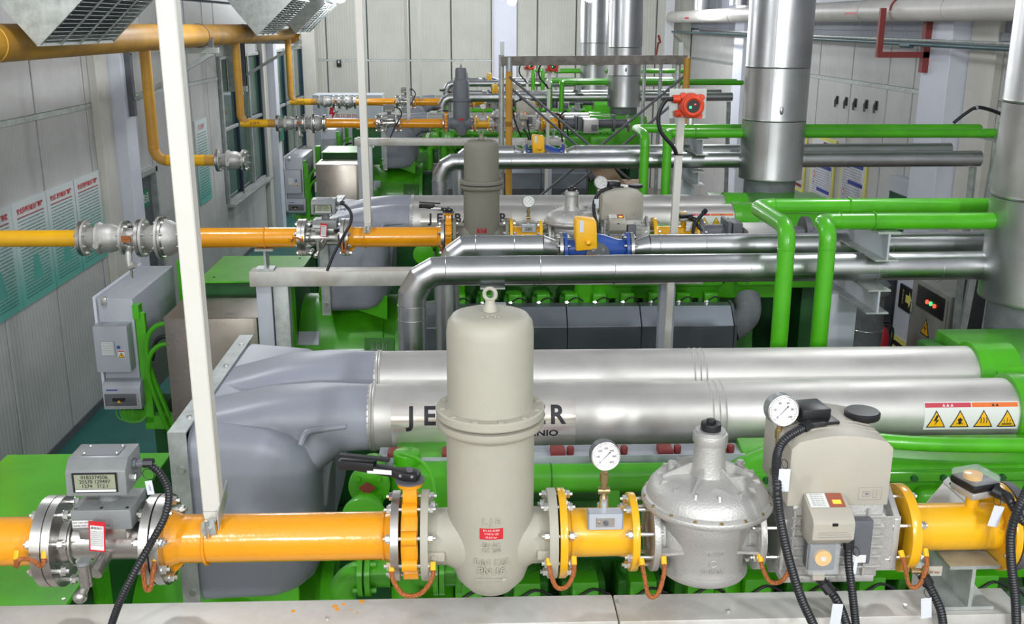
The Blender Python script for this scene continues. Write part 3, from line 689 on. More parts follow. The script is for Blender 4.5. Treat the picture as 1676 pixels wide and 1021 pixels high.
build('foot_plate', G().prism([(px_-.022, GZ+.075), (px_+.012, GZ+.09), (px_+.016, GZ+.04), (px_-.026, GZ+.036)], (0, GY-.058, 0), (1, 0, 0), (0, 0, 1), (0, .004, 0)), GALV, t)
build('angle_plate', G().prism([(GY-.06, GZ+.055), (GY+.06, GZ+.10), (GY+.06, GZ+.145), (GY-.06, GZ+.10)], (px_+.022, 0, 0), (.0, 1, 0), (0, 0, 1), (.003, 0, 0)), GALV, t)
build('bolt', G().cyl((px_-.006, GY-.068, GZ+.06), (px_-.006, GY-.05, GZ+.06), .009, n=6).cyl((px_-.006, GY-.064, GZ+.035), (px_-.006, GY-.064, GZ+.085), .005, n=8), ZINC, t)
# ---- butterfly valve
vx0, vx1 = gf(654), gf(683); vc = (vx0+vx1)/2
t = T('butterfly_valve', 'orange lug butterfly valve with black lever @', 'valve', (vc, GY, GZ), 'orange butterfly valves')
build('body', xring(vx0, vx1, .098, .05), ORANGE, t, bevel=.003)
for i in range(8):
    a = PI/8+PI/4*i; c = V(vc, GY+.1*math.cos(a), GZ+.1*math.sin(a)); build('lug', G().cyl((vx0+.003, c.y, c.z), (vx1-.003, c.y, c.z), .02, n=16), ORANGE, t)
build('neck', G().loft([[(vc+dx*.021, GY+dy*.028, GZ+.09) for dx, dy in ((-1, -1), (1, -1), (1, 1), (-1, 1))], [(vc+dx*.018, GY+dy*.02, GZ+.155) for dx, dy in ((-1, -1), (1, -1), (1, 1), (-1, 1))]]), ORANGE, t, bevel=.003)
build('neck_flange', G().cyl((vc, GY, GZ+.15), (vc, GY, GZ+.162), .034, .036, 24), ORANGE, t)
build('notch_plate', G().cyl((vc, GY, GZ+.163), (vc, GY, GZ+.168), .04, n=24), DKGREY, t)
hz = GZ+.18; he = atz(557, 762, hz+.012)
hd = V(he.x-vc, he.y-GY, 0); hd.normalize(); hs = V(-hd.y, hd.x, 0); c0 = V(vc, GY, hz)
Lh = (he-c0).length
rings = []
for s, wd, h0, h1 in ((-.028, .012, -.008, .006), (-.02, .022, -.01, .010), (.01, .022, -.010, .012), (.04, .015, -.006, .014), (.10, .013, .0, .022), (.16, .015, .008, .028), (Lh-.1, .017, .010, .032), (Lh, .018, .008, .034)):
    q = c0+hd*s; rings.append([q+hs*wd+V(0, 0, h0), q+hs*wd+V(0, 0, h1), q-hs*wd+V(0, 0, h1), q-hs*wd+V(0, 0, h0)])
build('lever', G().loft(rings), BLACK, t, bevel=.002)
build('trigger', G().beam(c0+hd*(Lh-.14)+V(0, 0, .040), c0+hd*Lh+V(0, 0, .044), .016, .008), BLACK, t)
q = c0+hd*.075+hs*(.0165)+V(0, 0, .008); sd = hs if hs.y < 0 else -hs
q = c0+hd*.08+sd*.0162+V(0, 0, .010)
build('lever_label', G().obox(q, hd, (0, 0, 1), sd, .034, .0065, .0006), PAPER, t)
for s in (-.012, .02): build('lever_screw', G().cyl(c0+hd*s+sd*.012+V(0, 0, .006), c0+hd*s+sd*.025+V(0, 0, .006), .004, n=8), ZINC, t)
build('square_nut', G().cyl(c0+V(0, 0, .01), c0+V(0, 0, .02), .01, n=6), DKGREY, t)
# ---- filter
FX, FY = .046, GY; fl0, fl1, fr0, fr1 = gf(687), gf(700), gf(900), gf(915)
t = T('gas_filter', 'tall beige cast gas filter with eyebolt @', 'filter', (FX, FY, GZ-.17), 'gas filters', rows=(1,))
zc = at(797, 733, FY-.144).z+.034; ztop = at(797, 520, FY-.05).z
BODY = build('lower_body', G().lathe([(.001, GZ-.178), (.03, GZ-.175), (.065, GZ-.155), (.095, GZ-.12), (.112, GZ-.07), (.118, GZ-.01), (.118, zc-.03)], (FX, FY, 0), n=48), BEIGE, t)
build('cover', G().lathe([(.118, zc+.026), (.114, zc+.03), (.114, ztop-.05), (.110, ztop-.022), (.098, ztop-.006), (.08, ztop), (.001, ztop+.004)], (FX, FY, 0), n=48), BEIGE, t)
build('cover_flange', G().lathe([(.11, zc+.003), (.141, zc+.003), (.144, zc+.007), (.144, zc+.024), (.14, zc+.028), (.11, zc+.029)], (FX, FY, 0), n=48), BEIGE, t)
build('body_flange', G().lathe([(.11, zc-.034), (.13, zc-.034), (.142, zc-.024), (.144, zc-.018), (.144, zc-.004), (.11, zc)], (FX, FY, 0), n=48), BEIGE, t)
me = gmesh('cover_screw', G().cyl((0, 0, 0), (0, 0, .004), .0095, n=16).cyl((0, 0, .004), (0, 0, .0042), .005, n=6), BEIGE)
for i in range(12):
    a = 2*PI*i/12+.2; inst('cover_screw', me, Matrix.Translation((FX+.129*math.cos(a), FY+.129*math.sin(a), zc+.027)), t)
for xa, xf0, xf1, s in ((FX-.05, fl0, fl1, -1), (FX+.05, fr0, fr1, 1)):
    xo = xf0 if s > 0 else xf1
    build('neck', G().lathe([(.098, 0), (.092, abs(xo-xa)*.35), (.078, abs(xo-xa)*.6), (.076, abs(xo-xa))], (xa, FY, GZ-.005), (s, 0, 0), n=36), BEIGE, t)
    build('flange', xring(xf0, xf1, .123, .05), BEIGE, t, bevel=.002)
    xq = FX+s*.152
    build('port_boss', G().box(xq-.028, xq+.028, FY-.088, FY-.05, GZ-.035, GZ-.008), BEIGE, t, bevel=.004); build('port_plug', G().cyl((xq, FY-.086, GZ-.0215), (xq, FY-.091, GZ-.0215), .0085, n=20), BEIGE, t)
ez = ztop+.004
build('eyebolt', G().lathe([(.02, 0), (.019, .012), (.013, .02), (.012, .03)], (FX, FY, ez), n=18).torus((FX, FY, ez+.045), (.25, 1, 0), .0155, .0052, 20, 8), ZINC if False else BEIGE, t)
tm = lambda z0: tube_map(FX, 0, 0, 1, 0)
def vwrap(z0, r=.1185, a0=0):
    def f(a, b, c=0):
        th = a/r+a0; return V(FX+(r+c)*math.sin(th), FY-(r+c)*math.cos(th), z0+b)
    return f
patch('name_plate', lambda a, b, c=0: vwrap(GZ+.062)(a, b, c), -.031, .031, -.016, .016, RED, t, nb=1, na=8, lift=.001)
for k, s in enumerate(('EN AC-41000', 'TYPE G 125', 'PS 0.5 bar')): text('plate_print', s, .0075, vwrap(GZ+.072-.01*k), PAPER, t, lift=.0016)
for s, z, h in (('L J B', .098, .026), ('EN AC', .030, .016), ('CC 200', .014, .016), ('DN 125', -.022, .028), ('PN 16', -.048, .028)): text('cast_lettering', s, h, vwrap(GZ+z), BEIGE, t, lift=.0012, depth=.0022)
polys('cast_arrow', vwrap(GZ-.075), [[(-.04, -.002), (.03, -.002), (.03, -.007), (.042, 0), (.03, .007), (.03, .002), (-.04, .002)]], BEIGE, t, lift=.002)
text('cast_lettering', 'LJB 125', .016, lambda a, b, c=0: V(FX+a, FY-.055+b*.9, ztop+.0035+c), BEIGE, t, depth=.001)
bolts(t, fx0, fl1, GY, GZ, .105, s=.013)
strap(t, fx0+.002, fl1+.012, GZ-.06, GY-.115, .05)
FILTER = t
# ---- yellow spool with gauge
sx0, sx1 = gf(918), gf(933); sy0, sy1 = gf(1038), gf(1054)
t = T('pipe_spool', 'short yellow flanged pipe spool with gauge tapping @', 'pipe', (.36, GY, GZ), 'short yellow pipe spools')
build('pipe', G().lathe([(.069, sx1), (.067, sx1+.03), (.066, sy0-.03), (.072, sy0)], (0, GY, GZ), (1, 0, 0), n=36), YELLOW, t)
build('flange', xring(sx0, sx1-.004, .123, .05), YELLOW, t, bevel=.002); build('flange', xring(sy0, sy1-.006, .108, .05), YELLOW, t, bevel=.002)
build('gasket', xcyl(fr1+.001, sx0-.001, .1, 32), GASKET, t)
bolts(t, fr0, sx1, GY, GZ, .105, s=.013); bolts(t, sy0, gx(1072), GY, GZ, .09, s=.012)
strap(t, fr0-.002, sx1+.012, GZ-.05, GY-.115, .045)
build('weld', G().torus((sx1+.012, GY, GZ), (1, 0, 0), .068, .004, 28, 6), YELLOW, t)
qx = gx(990)
build('socket', G().cyl((qx, GY, GZ+.06), (qx, GY, GZ+.085), .016, n=20), ZINC, t)
t = T('gauge_valve', 'small grey shut-off switch block under the first gauge @', 'valve', (qx, GY, GZ+.07), 'shut-off blocks under the gauges')
build('yoke', G().box(qx-.048, qx+.048, GY-.066, GY-.062, GZ+.042, GZ+.088).box(qx-.048, qx+.048, GY-.064, GY-.03, GZ+.084, GZ+.088).box(qx-.048, qx-.044, GY-.066, GY-.03, GZ+.042, GZ+.088).box(qx+.044, qx+.048, GY-.066, GY-.03, GZ+.042, GZ+.088), CABGREY, t)
build('window', G().box(qx-.026, qx+.024, GY-.069, GY-.066, GZ+.05, GZ+.078), ZINC, t, bevel=.001, seg=1)
build('button', G().cyl((qx, GY-.075, GZ+.064), (qx, GY-.068, GZ+.064), .007, n=14), DKGREY, t); build('stem', G().cyl((qx, GY-.02, GZ+.08), (qx, GY-.02, GZ+.115), .012, n=16), ZINC, t)
build('screw', G().cyl((qx-.018, GY-.071, GZ+.064), (qx-.018, GY-.069, GZ+.064), .003, n=8), BRASS, t)
def gauge(t, c, r, nums, zsock, dv=(.05, -1, .12)):
    c = Vector(c); d = Vector(dv).normalized(); u = V(-d.y, d.x, 0).normalized() if False else V(0, 0, 1).cross(-d).normalized(); 
    u = (-d).cross(V(0, 0, 1)).normalized(); v = u.cross(-d).normalized(); v = v if v.z > 0 else -v
    if u.x < 0: u = -u
    build('case', G().lathe([(.001, -.042), (r*.96, -.042), (r, -.036), (r, -.002), (r*.93, 0), (r*.9, -.004)], c, d, n=36), MIDGREY if r > .04 else DKGREY, t)
    build('bezel', G().torus(c, d, r*.95, r*.05, 36, 8), ZINC, t)
    fc = c+d*.0005; build('dial', G().cyl(fc-d*.008, fc, r*.9, n=36), PAPER, t)
    mp = lambda a, b, k=0: fc+u*a+v*b+d*(k+.0006)
    tk = []
    for i in range(31):
        a = math.radians(225-270*i/30); r0 = r*(.72 if i % 6 == 0 else .78); r1 = r*.84; cx, sx = math.cos(a), math.sin(a); w = r*.012
        tk.append([(r0*cx-w*sx, r0*sx+w*cx), (r1*cx-w*sx, r1*sx+w*cx), (r1*cx+w*sx, r1*sx-w*cx), (r0*cx+w*sx, r0*sx-w*cx)])
    polys('dial_marks', mp, tk, INK, t, lift=.0004)
    for i, s in enumerate(nums):
        a = math.radians(225-270*i/(len(nums)-1)); o = (r*.56*math.cos(a), r*.56*math.sin(a))
        text('dial_number', s, r*.2, (lambda a_, b_, k=0, o=o: mp(a_+o[0], b_+o[1], k)), INK, t, lift=.0005)
    n = V(*[(-.7), (-.7), 0]); a = math.radians(226); cx, sx = math.cos(a), math.sin(a)
    polys('needle', mp, [[(r*.7*cx, r*.7*sx), (-r*.02*sx-r*.3*cx, r*.02*cx-r*.3*sx), (-r*.42*cx-r*.06*sx, -r*.42*sx+r*.06*cx), (-r*.42*cx+r*.06*sx, -r*.42*sx-r*.06*cx), (r*.02*sx-r*.3*cx, -r*.02*cx-r*.3*sx)]], INK, t, lift=.0012)
    b = V(c.x, c.y+.02, c.z-r*.95)
    build('stem', G().cyl(b, (b.x, b.y, b.z-.02), .0085, n=6).cyl((b.x, b.y, b.z-.02), (b.x, b.y, b.z-.045), .012, n=16).cyl((b.x, b.y, b.z-.045), (b.x, b.y, zsock), .009, n=14), BRASS, t)
    build('shut_off_cock', G().cyl((b.x-.016, b.y, zsock+.02), (b.x+.016, b.y, zsock+.02), .01, n=12), BRASS, t)
gc = at(991, 747, GY-.03)
t = T('pressure_gauge', 'round pressure gauge standing on the yellow spool @', 'gauge', (qx, GY, GZ+.1), 'gauges on the yellow spools')
gauge(t, (qx, GY-.03, gc.z), .04, ['0', '100', '200', '300', '400', '500', '600'], GZ+.11)
# ---- regulator
RX, RY = at(1157, 830, GY-.02).x, GY-.01
t = T('pressure_regulator', 'cast aluminium disc shaped gas pressure regulator @', 'regulator', (RX, RY, GZ-.1), 'cast gas pressure regulators')
zr = at(1157, 862, RY-.176).z    # rim height
build('diaphragm_case', G().lathe([(.12, zr-.045), (.168, zr-.012), (.172, zr-.008), (.172, zr+.006), (.166, zr+.010), (.160, zr+.030), (.14, zr+.052), (.10, zr+.066), (.001, zr+.074)], (RX, RY, 0), n=56), CAST, t)
build('rim', G().lathe([(.15, zr-.014), (.176, zr-.014), (.178, zr-.010), (.178, zr-.002), (.176, zr+.002), (.15, zr+.004)], (RX, RY, 0), n=56), CAST, t)
me = gmesh('rim_screw', G().cyl((0, 0, 0), (0, 0, .004), .006, n=6).cyl((0, 0, -.014), (0, 0, 0), .008, n=10), BRASS)
me2 = gmesh('cast_rib', G().loft([[(x, y, z) for y in (-.003, .003)]+[(x, y, z) for y in (.003, -.003)][:0] for x, z in ()]) if False else G().prism([(.118, .072), (.135, .075), (.168, .010), (.155, .02)], (0, -.003, 0), (1, 0, 0), (0, 0, 1), (0, .006, 0)), CAST)
for i in range(16):
    a = 2*PI*i/16; inst('rim_screw', me, Matrix.Translation((RX+.168*math.cos(a), RY+.168*math.sin(a), zr+.004)), t)
for i in range(14):
    a = 2*PI*(i+.5)/14; inst('cast_rib', me2, Matrix.Translation((RX, RY, zr-.012)) @ Matrix.Rotation(a, 4, 'Z'), t)
me3 = gmesh('web', G().prism([(.03, .03), (.03, .10), (.05, .10), (.125, .066), (.12, .05)], (0, -.003, 0), (1, 0, 0), (0, 0, 1), (0, .006, 0)), CAST)
for a in (-2.1, -1.05, 0, 1.05, 2.1, PI): inst('web', me3, Matrix.Translation((RX, RY, zr)) @ Matrix.Rotation(a, 4, 'Z'), t)
zt2 = at(1160, 705, RY).z
build('spring_tower', G().lathe([(.052, zr+.06), (.046, zr+.085), (.042, zt2-.05), (.041, zt2-.03)], (RX, RY, 0), n=32), CAST, t)
build('tower_nut', G().cyl((RX, RY, zt2-.032), (RX, RY, zt2-.004), .047, n=10), CAST, t, bevel=.002)
build('tower_collar', G().cyl((RX, RY, zt2-.006), (RX, RY, zt2+.004), .04, n=28), CAST, t)
build('black_cap', G().cyl((RX, RY, zt2+.002), (RX, RY, zt2+.024), .028, n=12).cyl((RX, RY, zt2+.022), (RX, RY, zt2+.034), .014, n=6), BLACK, t, bevel=.002)
for sx, sy in ((.095, .03), (-.095, .03)): build('boss', G().cyl((RX+sx, RY+sy, zr+.04), (RX+sx, RY+sy, zr+.085), .015, .013, 20).cyl((RX+sx, RY+sy, zr+.085), (RX+sx, RY+sy, zr+.092), .010, n=6), CAST, t)
zb = GZ-.103
build('body', G().lathe([(.001, zb-.006), (.112, zb-.004), (.116, zb), (.116, zb+.016), (.108, zb+.02), (.11, GZ-.03), (.118, GZ+.02), (.128, zr-.06), (.125, zr-.04)], (RX, RY, 0), n=48), CAST, t)
build('bottom_cover', G().lathe([(.10, zb-.01), (.118, zb-.004), (.122, zb+.002), (.122, zb+.012), (.11, zb+.016)], (RX, RY, 0), n=48), CAST, t)
for s, xe in ((-1, gx(1072)), (1, gx(1243))):
    L = abs(xe-RX); build('port', G().lathe([(.10, .05), (.092, L*.55), (.062, L*.8), (.06, L)], (RX, GY, GZ), (s, 0, 0), n=32), CAST, t)
    build('flange', xring(min(xe, xe+s*.0)-.008, xe+.010, .108, .05), CAST, t, bevel=.002)
    for q in range(3): build('web', G().prism([(L*.5, .0), (L*.95, -.004), (L*.95, .004), (L*.5, .008)], (RX, GY-.098+.02*q*0, GZ-.02), (s, 0, 0), (0, 0, 1), (0, .03, 0)), CAST, t) if q == 0 else None
rw = lambda z0: (lambda a, b, c=0: V(RX+(.115+c)*math.sin(a/.115), RY-(.115+c)*math.cos(a/.115), z0+b))
for s, z, h in (('DN100', GZ-.005, .018), ('DUNGS', GZ-.058, .017)): text('cast_lettering', s, h, rw(z), CAST, t, lift=.001, depth=.0015)
build('emblem', G().torus(rw(GZ-.033)(0, 0, .002), (0, 1, 0), .009, .0012, 16, 6), CAST, t)
strap(t, gx(1046), gx(1082), GZ-.055, GY-.115, .075)
# ---- double solenoid valve
by0, by1 = GY-.115, GY+.115; bx0, bx1 = at(1294, 880, by0).x, at(1441, 880, by0).x
t = T('solenoid_valve', 'large beige and aluminium double solenoid gas valve @', 'valve', ((bx0+bx1)/2, GY, GZ-.12), 'large solenoid gas valves')
z0, z1 = at(1380, 945, by0).z, at(1380, 826, by0).z
build('body', G().box(bx0, bx1, by0, by1, z0, z1), CAST, t, bevel=.004)
for k in range(6):
    zz = z0+.035+k*(z1-z0-.04)/6; build('cooling_rib', G().box(bx0-.004, bx1+.004, by0-.012, by0+.01, zz, zz+.006), CAST, t, bevel=.001, seg=1)
for k in range(2): build('rib_column', G().box(*((bx0+.0, bx0+.006) if k == 0 else (bx1-.045, bx1-.04)), by0-.012, by0, z0+.01, z1-.01), CAST, t)
build('base_plate', G().box(bx0-.02, bx1-.01, by0-.01, by1, z0-.008, z0+.012), CAST, t, bevel=.003)
for sx0, s in ((gx(1273), 1), (gx(1462), -1)):
    build('flange', G().prism([(.0, .135), (.095, .075), (.095, -.075), (.0, -.135), (-.095, -.075), (-.095, .075)], (sx0, GY, GZ), (0, 1, 0), (0, 0, 1), (.018*s, 0, 0)), CAST, t, bevel=.003)
    build('port', xcyl(sx0, bx0+.01 if s > 0 else bx1-.01, .085), CAST, t)
    for yy in (-.09, .0, .09): build('web', G().box(min(sx0, bx0 if s > 0 else bx1), max(sx0, bx0 if s > 0 else bx1), GY+yy-.003, GY+yy+.003, GZ-.08, GZ+.08), CAST, t)
cz1 = at(1370, 722, by0).z
cx0, cx1 = at(1291, 790, by0-.006).x, at(1457, 790, by0-.006).x
arch = [(cx0, z1), (cx1, z1), (cx1, cz1-.02), (cx1-.02, cz1+.0)]+[(cx0+.02+(cx1-cx0-.04)*(1-i/8), cz1+.018*math.sin(PI*i/8)) for i in range(1, 8)]+[(cx0+.02, cz1), (cx0, cz1-.02)]
build('casing', G().prism(arch, (0, by0-.006, 0), (1, 0, 0), (0, 0, 1), (0, by1-by0+.012, 0)), CASING, t, bevel=.004)
for yy in (by0+.05, by0+.075, by0+.10): build('casing_rib', G().prism([(a, b+.002) for a, b in arch if b > cz1-.001], (0, yy, 0), (1, 0, 0), (0, 0, 1), (0, .006, 0)), CASING, t)
mp = plane_map((bx1-.045, by0-.0075, z1+.035), (1, 0, 0), (0, 0, 1))
r4 = lambda a, b, c, d: [(a, b), (c, b), (c, d), (a, d)]
polys('circuit_print', mp, [r4(-.03, -.018, .03, -.0175), r4(-.03, .018, .03, .0185), r4(-.03, -.018, -.0295, .018), r4(.03, -.018, .0305, .018), r4(-.02, -.008, 0, -.0074), r4(-.02, .006, 0, .0066), r4(-.02, -.008, -.0194, .006), r4(0, -.008, .0006, .006), r4(.008, -.012, .0086, .012), r4(.018, -.012, .0186, .012), r4(.008, -.012, .018, -.0114), r4(-.012, -.003, -.004, .002)], INKG, t, lift=.0006)
cc = atz(1407, 712, cz1+.03)
build('black_cap', G().lathe([(.001, 0), (.046, 0), (.048, .004), (.048, .016), (.044, .02), (.001, .021)], (at(1407, 716, GY+.03).x, GY+.03, cz1+.008), n=32), BLACK, t)
ox = at(1325, 715, GY).x
build('connector_base', G().obox((ox+.012, GY+.0, cz1+.012), (1, .15, 0), (-.15, 1, 0), (0, 0, 1), .045, .05, .014), BLACK, t, bevel=.003)
build('connector_box', G().obox((ox, GY+.015, cz1+.035), (1, .15, 0), (-.15, 1, 0), (0, 0, 1), .040, .042, .018), DKGREY if False else BLACK, t, bevel=.003)
build('plug', G().box(ox-.03, ox+.022, GY-.06, GY-.02, cz1+.0, cz1+.03), BLACK, t, bevel=.003)
# actuator head in front
ax0, ax1 = at(1330, 850, by0-.09).x, at(1399, 850, by0-.09).x
za = z1+.026; ay0 = by0-.10
build('actuator_head', G().prism([(ay0, za-.075), (ay0, za-.03), (ay0+.01, za-.018), (by0-.005, za+.012), (by0-.005, za-.10), (ay0+.03, za-.10)], (ax0, 0, 0), (0, 1, 0), (0, 0, 1), (ax1-ax0, 0, 0)), CASING, t, bevel=.003)
tu = V(0, (by0-.005)-(ay0+.01), .03).normalized(); mpt = plane_map((ax0, ay0+.012, za-.0165), (1, 0, 0), tu)
aw = ax1-ax0
polys('head_label', mpt, [r4(.006, .035, aw*.5, .085)], PAPER, t, lift=.0008)
for k in range(6): text('head_print', 'SKP 25 Pe max', .0055, (lambda a, b, c=0, k=k: mpt(a+aw*.28, b+.08-.0075*k, c)), INK, t, lift=.0012)
polys('red_window', mpt, [r4(aw*.52, .035, aw*.9, .085)], mat('red_window', (.35, .10, .06), .3), t, lift=.0008)
polys('signal_lamp', mpt, [r4(aw*.62, .046, aw*.82, .060)], AMBER, t, lift=.0016)
build('sight_glass', G().box(ax0+aw*.45, ax0+aw*.58, ay0-.002, ay0+.002, za-.035, za-.028), BLACK, t)
build('head_print', G().box(ax0+.015, ax1-.008, ay0-.0008, ay0+.001, za-.0665, za-.066).box(ax0+.015, ax1-.012, ay0-.0008, ay0+.001, za-.060, za-.0595).box(ax0+.015, ax1-.02, ay0-.0008, ay0+.001, za-.054, za-.0535), INKG, t)
sx0_, sx1_ = at(1392, 880, by0-.03).x, at(1425, 880, by0-.03).x
build('spring_housing', G().box(sx0_, sx1_, by0-.04, by0-.01, at(1400, 920, by0-.03).z, at(1400, 850, by0-.03).z), DKGREY, t, bevel=.002)
build('housing_label', G().box(sx0_+.005, sx1_-.012, by0-.042, by0-.04, at(1400, 917, by0-.03).z, at(1400, 905, by0-.03).z), PAPER, t)
build('actuator_cylinder', G().cyl((ax0+aw*.5, by0-.022, za-.1), (ax0+aw*.5, by0-.022, z0+.1), .016, n=20), DKGREY, t)
# pressure switch with clear lid on the front of the block
wx0, wx1 = at(1321, 912, by0-.06).x, at(1372, 912, by0-.06).x; wz0, wz1 = at(1345, 936, by0-.06).z, at(1345, 888, by0-.06).z
wc = V((wx0+wx1)/2, by0-.05, (wz0+wz1)/2)
t2 = T('pressure_switch', 'clear lidded switch with yellow dial, low front of big valve @', 'switch', wc, 'pressure switches on the big valves')
build('base', G().box(wx0+.004, wx1-.004, by0-.055, by0-.012, wz0, wz1), DKGREY, t2, bevel=.006)
build('dial', G().cyl((wc.x, by0-.066, wc.z), (wc.x, by0-.055, wc.z), .022, n=24), WARNY, t2); build('dial_hub', G().cyl((wc.x, by0-.068, wc.z), (wc.x, by0-.066, wc.z), .007, n=12), PAPER, t2)
build('clear_lid', G().box(wx0, wx1, by0-.075, by0-.05, wz0-.002, wz1+.002), CLEAR, t2, bevel=.006)
build('plug', G().box(wc.x-.02, wc.x+.014, by0-.055, by0-.02, wz0-.03, wz0-.003), CASING, t2, bevel=.004)
build('gland', G().cyl((wc.x+.005, by0-.04, wz0-.03), (wc.x+.02, by0-.045, wz0-.05), .014, .012, 14), BLACK, t2)
for k_ in range(2): build('lid_screw', G().cyl((wx0+.007+k_*(wx1-wx0-.014), by0-.06, wz1-.006), (wx0+.007+k_*(wx1-wx0-.014), by0-.056, wz1-.006), .003, n=8), ZINC, t2)
bolts(t, gx(1243)-.008, gx(1273)+.018, GY, GZ, .088, 6, .012, PI/6)
strap(t, gx(1245)-.01, gx(1285), GZ-.055, GY-.105, .04)
strap(t, gx(1464), gx(1503), GZ-.045, GY-.115, .07)
bolts(t, gx(1462)-.018, gx(1497), GY, GZ, .095, 6, .013, PI/6)
# second gauge
t = T('pressure_gauge', 'round pressure gauge on brass stem beside the big valve @', 'gauge', (gx(1278), GY+.02, GZ+.2), 'gauges beside the big valves')
q = at(1283, 668, GY); gauge(t, (at(1283, 668, GY-.02).x, GY-.02, q.z), .043, ['0', '20', '40', '60', '80', '100'], GZ+.155)
build('riser', G().cyl((q.x, GY, GZ+.155), (q.x, GY, GZ+.05), .012, n=12), ZINC, t)
# ---- yellow end spool
ex0 = gx(1478); ex1 = gx(1640)+.01
t = T('pipe_spool', 'long yellow pipe spool after the big valve @', 'pipe', (1.3, GY, GZ), 'long yellow pipe spools')
build('pipe', G().cyl((ex0, GY, GZ), (ex1, GY, GZ), .0655, n=36), YELLOW, t)
build('flange', xring(ex0, gx(1494), .122, .05), YELLOW, t, bevel=.002); build('weld', G().torus((gx(1500), GY, GZ), (1, 0, 0), .067, .0045, 28, 6), YELLOW, t)
build('flange', xring(ex1-.004, ex1+.016, .123, .05), YELLOW, t, bevel=.002)
bolts(t, ex1-.004, ex1+.05, GY, GZ, .105, 8, .010)
tx = gx(1602)
build('switch_tapping', G().cyl((tx, GY, GZ+.05), (tx, GY, GZ+.105), .018, n=20), YELLOW, t)
t = T('pressure_switch', 'clear topped pressure switch standing on long yellow spool @', 'switch', (tx, GY, GZ+.1), 'pressure switches on the long yellow spools')
pz = GZ+.102
build('metal_base', G().obox((tx, GY, pz+.012), (1, .3, 0), (-.3, 1, 0), (0, 0, 1), .045, .045, .012), CAST, t, bevel=.008)
build('black_ring', G().obox((tx, GY, pz+.034), (1, .3, 0), (-.3, 1, 0), (0, 0, 1), .047, .047, .012), BLACK, t, bevel=.008)
build('dial', G().cyl((tx-.008, GY, pz+.046), (tx-.008, GY, pz+.060), .025, n=24), WARNY, t)
build('clear_lid', G().obox((tx, GY, pz+.054), (1, .3, 0), (-.3, 1, 0), (0, 0, 1), .046, .046, .012), CLEAR, t, bevel=.008)
build('gland', G().cyl((tx+.03, GY-.04, pz+.028), (tx+.062, GY-.065, pz+.016), .016, n=14), BLACK, t)
t = T('control_valve', 'blue grey control valve body after the long yellow spool @', 'valve', (ex1+.1, GY, GZ), 'blue grey control valves')
build('inlet_flange', xring(ex1+.02, ex1+.045, .123, .05), DKGREY, t); build('neck', xcyl(ex1+.04, ex1+.22, .075), DKGREY, t)
build('square_flange', G().box(ex1+.2, ex1+.225, GY-.11, GY+.11, GZ-.1, GZ+.11), DKGREY, t, bevel=.004); build('housing', G().box(ex1+.235, ex1+.3, GY-.1, GY+.1, GZ-.1, GZ+.1), DKGREY, t, bevel=.004)
build('actuator', G().box(ex1+.31, ex1+.52, GY-.2, GY+.1, GZ-.12, GZ+.07), CAST, t, bevel=.006)
build('actuator_flange', xring(ex1+.74, ex1+.78, .12, .04, y=GY+.03), DKGREY, t); build('link_pipe', xcyl(ex1+.52, ex1+.95, .06), DKGREY, t)
build('end_flange', xring(ex1+.95, ex1+.98, .12, .04), STEEL, t)
build('connector', G().box(ex1+.42, ex1+.5, GY-.24, GY-.2, GZ-.08, GZ+.0), DKGREY, t, bevel=.004)
# support of the spool: an I-beam stub across the frame
zb2 = GZ-.068
t = T('pipe_pedestal', 'welded I-beam stub under the long yellow spool @', 'pedestal', (gx(1560), GY, 2.845), 'I-beam stubs under the yellow spools')
ix0, ix1 = gx(1555), gx(1630)
build('top_flange', G().box(ix0-.01, ix1, GY-.10, GY+.16, zb2-.01, zb2), GALV, t); build('web', G().box((ix0+ix1)/2-.01, (ix0+ix1)/2, GY-.10, GY+.16, 2.856, zb2-.01), GALV, t); build('bottom_flange', G().box(ix0-.01, ix1, GY-.10, GY+.16, 2.846, 2.856), GALV, t)
# ---- frame that carries the gas line
BZ = 2.845; b0, b1 = GY-.12, GY+.015
t = T('pipe_rack', 'galvanised steel frame carrying the gas line, below everything @', 'frame', (0, GY-.05, 0), 'galvanised frames under the gas lines')
xw = at(1012, 1000, GY-.1).x
build('beam', G().box(-1.475, xw-.002, b0, b1, BZ-.1, BZ), BEAMM, t, bevel=.004); build('beam', G().box(xw+.002, 1.52, b0, b1, BZ-.1, BZ-.001), BEAMM, t, bevel=.004)
for xx in (-1.44, -1.33, 1.24): build('post', G().box(xx, xx+.1, b0+.02, b1-.02, .01, BZ-.1), GALV if xx > -1.4 and xx < 0 else CABGREY, t, bevel=.004)
build('foot_plate', G().box(-1.48, -1.2, b0-.05, b1+.05, 0, .012), GALV, t); build('foot_plate', G().box(1.18, 1.4, b0-.05, b1+.05, 0, .012), GALV, t)
for q in ((-1.15, -.02), (.4, .04), (-.4, .1), (.7, .1), (1.2, .09)): build('screw', G().cyl((q[0], b1-q[1], BZ), (q[0], b1-q[1], BZ+.006), .005, n=8), ZINC, t)
